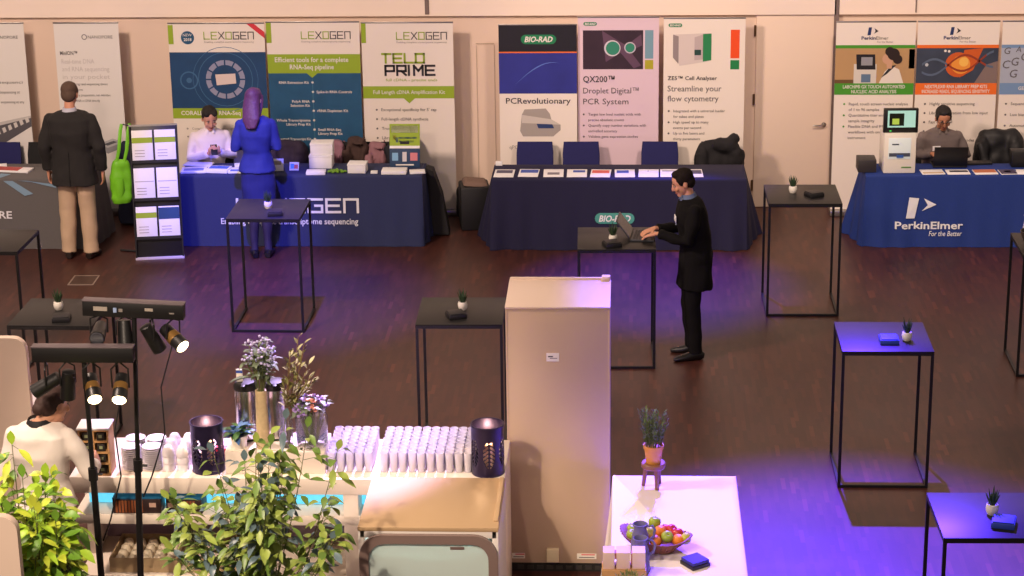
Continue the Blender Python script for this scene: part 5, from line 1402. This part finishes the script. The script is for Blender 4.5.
for k in range(240):
    d = rv(.1, 1); leaf(lf, V3((d.x * .05, d.y * .04, .05 + d.z * .03)) + d * R.uniform(0, .05), d + rv() * .5, V3((0, 0, 1)), .035, .008, .1)
lf.build('foliage', hp, 0)
np_ = thing('napkin_stack', 'square stack of violet blue napkins on dark holder beside the fruit tray', 'napkins', (.435, 12.075, FZ), .62)
MB().use(M_NAP).box((0, 0, .012), (.135, .135, .024), bev=.003).build('holder', np_)
MB().use(mat('violet_napkin', (48, 46, 112), .7)).box((0, 0, .035), (.125, .125, .022), bev=.004).build('napkins', np_)
#==PEOPLE==
# ------------------------------------------------------------------ people
M_EYEW = mat('eye_white', (176, 160, 150), .5)


def orth(d, n):
    d = V3(d).normalized(); n = V3(n); n = (n - n.dot(d) * d).normalized(); return d, n, d.cross(n)


def add_hand(mb, w, d, n, thumb, k, curl=0.35):
    d, n, t = orth(d, n)
    if t.dot(V3(thumb)) < 0: t = -t
    mb.loft([(w - d * .01 * k, .024 * k, .019 * k), (w + d * .025 * k, .034 * k, .017 * k), (w + d * .06 * k, .041 * k, .015 * k), (w + d * .09 * k, .039 * k, .012 * k)], t, 12)
    for off, L in ((.031, .066), (.0105, .076), (-.0105, .071), (-.030, .056)):
        p = w + d * .085 * k + t * off * k; pts = [p - d * .02 * k, p]; a = curl * .6
        dd = d + t * off * 3.0
        for q in range(3):
            v = (dd.normalized() * math.cos(a) + n * math.sin(a)); p = p + v * L * k * (.42, .32, .26)[q]; pts.append(p); a += curl
        mb.tube(pts, .0092 * k, 8, .0072 * k)
    p = w + d * .022 * k + t * .026 * k; v = (d * .62 + t * .62 + n * .38).normalized(); v2 = (d * .85 + t * .2 + n * .45).normalized()
    mb.tube([p - t * .012 * k, p, p + v * .034 * k, p + v * .034 * k + v2 * .030 * k], .0115 * k, 8, .0088 * k)


def figure(label, loc, rz, P, O, k=1.0):
    """P: joints in metres facing -y (spine: hips, waist, chest, neck); O: outfit"""
    t = thing('person', label, 'person', loc, rz)
    v = lambda p: V3(p) * k
    hips, waist, chest, neck = [v(p) for p in P['spine']]
    ty = P.get('twist', 0.0); side = V3((math.cos(ty), math.sin(ty), 0))
    hc = v(P['head'][0]); yaw, pit, rol = P['head'][1:4]
    RH = Matrix.Rotation(yaw, 3, 'Z') @ Matrix.Rotation(pit, 3, 'X') @ Matrix.Rotation(rol, 3, 'Y')
    H = lambda x, f, u: hc + (RH @ V3((x, -f, u))) * k      # x: to local +x, f: forwards, u: up
    E = lambda mb, x, f, u, rx, rf, ru, sub=2: mb.ell(H(x, f, u), (rx * k, rf * k, ru * k), RH, sub)
    fem = P.get('fem', 0)
    WM = .90 if fem else 1.0
    skin = O.get('skin', M_SKIN)
    up = (neck - chest).normalized()

    def torso(mb, g, add, hem=None):
        sec = []
        if hem is not None: sec.append((v(hem), (.172 if not fem else .168) * g * k + add + .012, .125 * g * k + add + .008))
        sec += [(hips, .165 * g * k + add, .118 * g * k + add), (waist, (.150 if not fem else .125) * g * k + add, (.112 if not fem else .095) * g * k + add), (chest, .176 * WM * g * k + add, (.122 if not fem else .118) * g * k + add),
                (chest.lerp(neck, .62), .184 * WM * g * k + add, .098 * g * k + add), (chest.lerp(neck, .86), .132 * WM * g * k + add, .074 * g * k + add), (neck, .062 * g * k + add * .6, .060 * g * k + add * .6)]
        mb.loft(sec, side, 20, True, 2.35)

    # body: one continuous surface from head to feet
    mb = MB().use(skin)
    torso(mb, .90, 0)
    nk = H(0, -.015, -.06)
    mb.tube([neck - up * .03 * k, neck.lerp(nk, .5), nk, H(0, -.005, 0)], .053 * k * (WM * .96), 12, .05 * k)
    E(mb, 0, -.012, .028, .074, .092, .086, 3); E(mb, 0, .022, -.028, .060, .066, .086, 3); E(mb, 0, .055, -.088, .034, .032, .026)
    mb.loft([(H(0, .082, .022), .006 * k, .008 * k), (H(0, .098, -.012), .010 * k, .012 * k), (H(0, .104, -.026), .014 * k, .013 * k), (H(0, .084, -.036), .011 * k, .008 * k)], RH @ V3((1, 0, 0)), 8)
    for s_ in (-1, 1): E(mb, s_ * .073, -.008, -.012, .010, .020, .031); E(mb, s_ * .04, .070, -.022, .022, .016, .02)
    for sd, A in ((-1, P['arms'][0]), (1, P['arms'][1])):
        sh, el, wr = v(A[0]), v(A[1]), v(A[2])
        mb.ell(sh, (.036 * k,) * 3); mb.loft([(sh, .034 * k, .034 * k), (sh.lerp(el, .4), .036 * k, .036 * k), (el, .029 * k, .029 * k), (el.lerp(wr, .3), .032 * k, .031 * k), (el.lerp(wr, .75), .028 * k, .025 * k), (wr, .024 * k, .019 * k)], (1, 0, 0), 12)
        add_hand(mb, wr, A[3], A[4], A[5], k, A[6] if len(A) > 6 else .35)
    for L in P['legs']:
        h_, kn, an, toe = [v(p) for p in L]
        mb.ell(h_, (.08 * k,) * 3); mb.loft([(h_, .080 * k, .080 * k), (h_.lerp(kn, .5), .066 * k, .068 * k), (kn, .050 * k, .052 * k), (kn.lerp(an, .3), .050 * k, .054 * k), (kn.lerp(an, .8), .034 * k, .036 * k), (an, .032 * k, .034 * k)], (1, 0, 0), 14)
        mb.tube([an, an.lerp(toe, .5) - V3((0, 0, .02 * k)), toe], .034 * k, 10, .028 * k)
    remesh(mb, 'body', t, .0068, 2)
    # face
    for s_ in (-1, 1):
        e = MB().use(M_EYEW); E(e, s_ * .030, .0775, .010, .0135, .009, .0075); e.use(M_EYE); E(e, s_ * .030, .0835, .010, .0065, .005, .0065); e.build('eye', t)
        e = MB().use(O['hair']); E(e, s_ * .031, .0825, .030, 0.017, .005, .0030); e.build('eyebrow', t)
    e = MB().use(M_LIP); E(e, 0, .083, -.060, .021, .008, .0045); E(e, 0, .082, -.068, .017, .008, .005); e.build('lips', t)
    # hair
    hb_ = MB().use(O['hair']); st = O.get('style', 'short')
    E(hb_, 0, -.026, .046, .081, .094, .080, 3); E(hb_, 0, -.055, -.005, .074, .060, .075, 3)
    for s_ in (-1, 1): E(hb_, s_ * .066, .010 if st == 'short' else -.01, .030 if st == 'short' else .04, .014, .035, .045)
    if st != 'knot': E(hb_, 0, .018, .096, .054, .046, .024, 3)
    else:
        for s_ in (-1, 1): E(hb_, s_ * .040, .014, .082, .036, .052, .030, 3); E(hb_, s_ * .064, -.01, .02, .016, .03, .05)
    if st == 'bun': E(hb_, 0.0, -.115, -.035, .040, .036, .042); E(hb_, 0, -.10, -.005, .05, .035, .05)
    if st == 'knot': E(hb_, 0, -.112, .03, .036, .034, .036)
    if st == 'long':
        hb_.loft([(H(0, -.04, .06), .078 * k, .075 * k), (H(0, -.055, -.02), .086 * k, .062 * k), (H(-.01, -.075, -.11), .092 * k, .056 * k), (H(-.03, -.10, -.20), .092 * k, .045 * k), (H(-.045, -.115, -.29), .05 * k, .025 * k)], RH @ V3((1, 0, 0)), 16)
        for s_ in (-1, 1): hb_.tube([H(s_ * .068, .02, .05), H(s_ * .078, .005, -.06), H(s_ * .075, -.03, -.17)], .022 * k, 8)
    remesh(hb_, 'hair', t, .0085, 4, (.003, 60))
    if O.get('glasses'):
        g = MB().use(M_BLACK)
        for s_ in (-1, 1):
            g.tube([H(s_ * .031 + .02 * math.cos(a), .092, .010 + .015 * math.sin(a)) for a in [2 * PI * q / 14 for q in range(15)]], .0026 * k, 6); g.tube([H(s_ * .051, .090, .012), H(s_ * .074, .06, .012), H(s_ * .077, -.01, .008)], .0024 * k, 6)
        g.tube([H(-.011, .094, .012), H(.011, .094, .012)], .0024 * k, 6).build('glasses', t)
    # clothes
    tp = MB().use(O['top']); ga = O.get('fit', .014) * k
    torso(tp, 1.0, ga, O.get('hem'))
    for A in P['arms']:
        sh, el, wr = v(A[0]), v(A[1]), v(A[2]); q = O.get('sleeve', .93); ew = el.lerp(wr, q)
        tp.ell(sh, (.052 * k * WM + ga * .4,) * 3); b_ = O.get('cuff', .004)
        tp.loft([(sh.lerp(chest.lerp(neck, .6), .25), .050 * k, .050 * k), (sh, .049 * k + ga * .4, .050 * k + ga * .4), (sh.lerp(el, .45), .051 * k + ga * .5, .051 * k + ga * .5), (el, .044 * k + ga * .5, .044 * k + ga * .5), (el.lerp(ew, .5), .040 * k + ga * .4, .039 * k + ga * .4), (ew, .031 * k + ga * .4 + b_, .029 * k + ga * .4 + b_)], (1, 0, 0), 14)
    remesh(tp, O.get('top_name', 'jacket'), t, .011, 3, (.012, 9.0))
    if O.get('cuffs'):
        for A in P['arms']:
            el, wr = v(A[1]), v(A[2]); q = O.get('sleeve', .93)
            MB().use(O['cuffs']).loft([(el.lerp(wr, q - .02), .034 * k, .032 * k), (el.lerp(wr, q + .05), .033 * k, .031 * k)], (1, 0, 0), 14).build('cuff', t)
    if O.get('collar'):
        c = MB().use(O['collar']); cu_ = neck + up * .012 * k
        c.loft([(cu_ - up * .03 * k, .078 * k, .076 * k), (cu_ + up * .0 * k, .067 * k, .067 * k), (cu_ + up * .022 * k, .061 * k, .061 * k), (cu_ + up * .016 * k, .056 * k, .056 * k)], side, 18, False)
        f_ = side.cross(V3((0, 0, 1)))
        for s_ in (-1, 1): c.loft([(cu_ + f_ * .060 * k + side * s_ * .022 * k + up * .012 * k, .018 * k, .006 * k), (cu_ + f_ * .085 * k + side * s_ * .034 * k - up * .035 * k, .012 * k, .005 * k)], side, 8)
        c.build('collar', t, 60)
    f_ = side.cross(V3((0, 0, 1)))
    if O.get('shirt'):   # shirt front between the lapels
        a, b_ = neck + f_ * .062 * k - up * .0 * k, chest + f_ * (.122 * k + ga + .004) - up * .06 * k
        MB().use(O['shirt']).loft([(a, .045 * k, .008), (a.lerp(b_, .5) + f_ * .012 * k, .038 * k, .008), (b_, .008 * k, .006)], side, 10).build('shirt_front', t, 60)
    if O.get('lanyard'):
        MB().use(O['lanyard'][0]).loft([(neck + V3((0, 0, .025 * k)), .064 * k, .066 * k), (neck + V3((0, 0, .0)), .075 * k, .078 * k), (neck - V3((0, 0, .012 * k)), .078 * k, .08 * k)], side, 18, False).build('lanyard', t, 60)
    if O.get('badge'):
        p = chest + f_ * (.13 * k + ga) + side * O['badge'] * k + up * .02; MB().use(M_PAPER).box(p, (.085, .008, .055), Matrix.Rotation(ty, 3, 'Z'), bev=.002).build('name_badge', t)
    if O.get('vent'):    # centre back seam and vent of a blazer
        h_ = v(O['hem']); MB().use(O['vent']).tube([h_ - f_ * (.145 * k + ga) + up * .01, hips - f_ * (.130 * k + ga) + up * .02, waist - f_ * (.122 * k + ga)], .004, 6).build('back_vent', t)
    tr = MB().use(O['legs'])
    if O.get('skirt'):
        tr.loft([(waist, .13 * k, .10 * k), (hips, .172 * k, .128 * k), (v((0, 0, .75)), .178 * k, .13 * k), (v(O['skirt']), .165 * k, .118 * k)], side, 20, True, 2.3)
        remesh(tr, 'skirt', t, .011, 2, (.008, 9)); tr = MB().use(O['tights'])
    g = O.get('leg_fit', .012)
    tr.loft([(waist.lerp(hips, .4), .146 * k, .108 * k), (hips, .166 * k, .120 * k), (hips - (waist - hips).normalized() * .09 * k, .145 * k, .11 * k)], side, 18, True, 2.3)
    for L in P['legs']:
        h_, kn, an, toe = [v(p) for p in L]
        tr.ell(h_, (.088 * k,) * 3)
        tr.loft([(h_, .086 * k, .088 * k), (h_.lerp(kn, .5), .072 * k + g * .7, .076 * k + g * .7), (kn, .055 * k + g, .058 * k + g), (kn.lerp(an, .35), .053 * k + g, .057 * k + g), (kn.lerp(an, .8), .040 * k + g * 1.2, .043 * k + g * 1.2), (an.lerp(kn, -.06), .040 * k + g * 1.3, .044 * k + g * 1.3)], (1, 0, 0), 16)
    remesh(tr, O.get('legs_name', 'trousers'), t, .011, 3, (.010, 8.0))
    for L in P['legs']:
        an, toe = v(L[2]), v(L[3]); d = toe - an; d.z = 0; d.normalize(); s2 = V3((-d.y, d.x, 0)); z0 = toe.z - .028 * k
        sh_ = MB().use(O.get('shoes', M_SHOE)); b = V3((an.x, an.y, z0))
        sh_.loft([(b - d * .075 * k + V3((0, 0, .035 * k)), .026 * k, .030 * k), (b - d * .045 * k + V3((0, 0, .042 * k)), .037 * k, .045 * k), (b + d * .02 * k + V3((0, 0, .045 * k)), .038 * k, .046 * k), (b + d * .09 * k + V3((0, 0, .032 * k)), .043 * k, .032 * k), (b + d * .155 * k + V3((0, 0, .024 * k)), .038 * k, .024 * k), (b + d * .195 * k + V3((0, 0, .018 * k)), .018 * k, .014 * k)], s2, 14, True, 2.4)
        sh_.build('shoe', t, 50)
    return t


def stand(fem=0, feet=.10, toe=.16):
    w = .088 if not fem else .082
    return dict(fem=fem, spine=[(0, 0, .95), (0, 0, 1.10), (0, .01, 1.28), (0, .015, 1.475)], head=((0, -.01, 1.625), 0, 0, 0), twist=0,
                legs=[((-w, 0, .90), (-feet, -.015, .50), (-feet - .01, .02, .085), (-feet - .03, -toe + .05, .028)), ((w, 0, .90), (feet, -.015, .50), (feet + .01, .02, .085), (feet + .03, -toe + .05, .028))],
                arms=[((-.185, .01, 1.405), (-.235, .04, 1.13), (-.235, -.03, .875), (.02, -.15, -1), (1, 0, 0), (0, -1, 0)), ((.185, .01, 1.405), (.235, .04, 1.13), (.235, -.03, .875), (-.02, -.15, -1), (-1, 0, 0), (0, -1, 0))])


HAIR_BR = mat('brown_grey_hair', (84, 64, 52), 0.8, var=.3, scale=60)
HAIR_BK = mat('black_hair', (28, 22, 22), 0.75, var=.3, scale=60)
HAIR_VL = mat('violet_lit_brown_hair', (92, 50, 76), 0.6, var=.35, scale=60)  # brown hair with the violet light on it mixed into the colour
HAIR_DB = mat('dark_brown_hair', (54, 32, 28), 0.75, var=.3, scale=60)
# 1: man with his back to us at the charcoal table
P = stand(0, .10); P['head'] = ((0, -.035, 1.625), 0.05, .25, 0)
P['arms'] = [((-.192, .01, 1.385), (-.27, .04, 1.12), (-.27, -.03, .87), (.02, -.15, -1), (1, 0, 0), (0, -1, 0)), ((.192, .01, 1.385), (.27, .04, 1.12), (.27, -.03, .87), (-.02, -.15, -1), (-1, 0, 0), (0, -1, 0))]
figure('person seen from behind in a charcoal blazer and beige trousers at the charcoal table', (-5.66, 20.95, 0), PI - .04, P,
       dict(hair=HAIR_BR, top=mat('charcoal_blazer', (34, 31, 31), 0.9, var=.12, scale=50), legs=mat('beige_chino', (196, 168, 140), 0.85, var=.05), hem=(0, .005, .75), fit=.042, collar=M((190, 190, 206), 0.7), vent=M((24, 22, 22), 0.8), leg_fit=.028, shoes=mat('dark_brown_shoe', (40, 30, 28), 0.4), skin=mat('fair_skin', (206, 146, 118), .55)), 1.06)
# 2: woman in the royal blue jacket, back turned
P = stand(1, .06); P['head'] = ((-.0, -.03, 1.62), -.45, .22, 0)
P['arms'] = [((-.152, .01, 1.39), (-.21, .03, 1.14), (-.10, -.20, 1.12), (.6, -.8, .1), (.6, .2, -.7), (0, 0, 1)), ((.152, .01, 1.39), (.21, .03, 1.14), (.10, -.20, 1.14), (-.6, -.8, .1), (-.6, .2, -.7), (0, 0, 1))]
figure('person with long hair in bright blue jacket and skirt, back turned, at navy table', (-3.77, 20.99, 0), PI + .12, P,
       dict(hair=HAIR_VL, style='long', top=mat('royal_blue_jacket', (34, 44, 122), 0.75, var=.08), legs=mat('blue_skirt', (28, 34, 104), 0.8), skirt=(0, 0, .52), tights=mat('dark_tights', (40, 32, 56), 0.7), legs_name='tights', leg_fit=.0, hem=(0, 0, .90), fit=.012), 1.02)
# 3: man in black at the laptop
P = stand(0, .085); P['spine'] = [(0, .03, .95), (0, .02, 1.10), (0, -.01, 1.28), (0, -.04, 1.47)]; P['head'] = ((0, -.10, 1.60), .08, .42, 0)
P['arms'] = [((-.18, -.01, 1.395), (-.215, -.07, 1.125), (-.085, -.325, 1.17), (.25, -.9, -.25), (0, -.1, -1), (1, 0, 0), .3), ((.18, -.01, 1.395), (.215, -.07, 1.125), (.085, -.325, 1.17), (-.25, -.9, -.25), (0, -.1, -1), (-1, 0, 0), .3)]
M_SUIT = mat('black_suit', (14, 12, 13), 0.9, spec=0.2, var=.12, scale=50)
figure('person in a long black suit coat standing and typing on a laptop', (0.59, 17.98, 0), -PI / 2 + .10, P,
       dict(hair=mat('near_black_hair', (30, 23, 20), .8, spec=.15, var=.3, scale=60), top=M_SUIT, legs=mat('black_trousers', (15, 13, 14), 0.9, spec=0.2), hem=(0, .02, .66), fit=.024, collar=M((96, 112, 146), .7), shirt=M((150, 160, 180), .7), badge=.07, leg_fit=.018, cuffs=None, skin=mat('warm_skin', (206, 148, 118), .55)), 1.005)
laptop('open grey laptop on the bar table, the man in black typing on it', (0.155, 18.02, TH), PI / 2 - .1, .31, .21, .66, mat('laptop_grey', (56, 58, 64), .4))
# 4: bar staff woman from behind
P = stand(1, .09); P['head'] = ((.03, -.03, 1.61), .75, .25, 0)
P['arms'] = [((-.165, .01, 1.39), (-.285, -.01, 1.14), (-.235, -.22, 1.12), (.1, -1, .05), (.9, 0, -.3), (0, 0, 1), .5), ((.165, .01, 1.39), (.225, .03, 1.13), (.15, -.20, 1.10), (-.2, -1, 0), (-.9, 0, -.3), (0, 0, 1))]
P['head'] = ((-.085, -.035, 1.575), -.55, .30, 0)
figure('person in a white shirt with a low hair bun working behind the bar', (-3.70, 12.40, 0), PI - .1, P,
       dict(hair=HAIR_DB, style='bun', top=mat('white_work_shirt', (234, 222, 214), .8, var=.02), legs=mat('black_work_trousers', (30, 26, 32), .85), hem=(0, 0, .93), fit=.02, lanyard=[M((26, 24, 28), .7)], leg_fit=.018, top_name='shirt'), 1.055)


def sit(fem=0, pit=.5, yaw=0):
    return dict(fem=fem, spine=[(0, 0, .52), (0, -.015, .67), (0, -.035, .85), (0, -.07, 1.035)], head=((0, -.125, 1.165), yaw, pit, 0), twist=0,
                legs=[((-.09, -.02, .52), (-.11, -.42, .52), (-.11, -.36, .085), (-.12, -.48, .028)), ((.09, -.02, .52), (.11, -.42, .52), (.11, -.36, .085), (.12, -.48, .028))],
                arms=None)


# 5: seated woman with a phone
P = sit(1, .45, .1)
P['arms'] = [((-.16, -.045, .965), (-.215, -.12, .76), (-.035, -.30, .845), (.55, -.75, .3), (.4, .2, .8), (-.2, -.5, .8), .5), ((.16, -.045, .965), (.215, -.12, .76), (.05, -.30, .855), (-.45, -.75, .35), (-.4, .2, .8), (.2, -.5, .8), .5)]
wm = figure('person in a white shirt seated behind the navy table looking at a phone', (-4.48, 22.14, 0), .28, P,
            dict(hair=HAIR_BK, style='knot', top=mat('white_blouse', (236, 224, 228), .8, var=.02), legs=mat('dark_trousers', (36, 32, 40), .85), hem=(0, 0, .46), fit=.016, collar=M((240, 230, 232), .7), top_name='blouse', skin=mat('light_skin', (214, 156, 132), .55)), 1.05)
ph = thing('phone', 'dark phone held by the seated woman in white', 'phone', (-4.36, 21.745, .945), .28)
MB().use(M_BLACK).box((0, 0, 0), (.07, .009, .14), Matrix.Rotation(-.9, 3, 'X'), bev=.003).build('case', ph)
MB().use(mat('phone_screen', (120, 110, 150), .2, emit=.3)).box(Matrix.Rotation(-.9, 3, 'X') @ V3((0, .0052, 0)), (.062, .001, .125), Matrix.Rotation(-.9, 3, 'X')).build('screen', ph)
# 6: seated man in grey with glasses
P = sit(0, .42, -.05)
P['arms'] = [((-.18, -.04, .955), (-.27, -.06, .76), (-.11, -.215, .825), (.2, -.95, -.05), (0, 0, -1), (1, 0, 0), .3), ((.18, -.04, .955), (.27, -.06, .76), (.11, -.215, .825), (-.2, -.95, -.05), (0, 0, -1), (-1, 0, 0), .3)]
figure('person with glasses in a grey shirt seated behind the black laptop', (3.31, 22.14, 0), .10, P,
       dict(hair=HAIR_BK, top=mat('grey_shirt', (120, 108, 106), .85, var=.06), legs=mat('dark_jeans', (36, 36, 48), .85), hem=(0, 0, .46), fit=.018, collar=M((128, 116, 112), .8), badge=-.07, glasses=True, top_name='shirt', skin=mat('tan_skin', (190, 130, 100), .55)), 1.04)
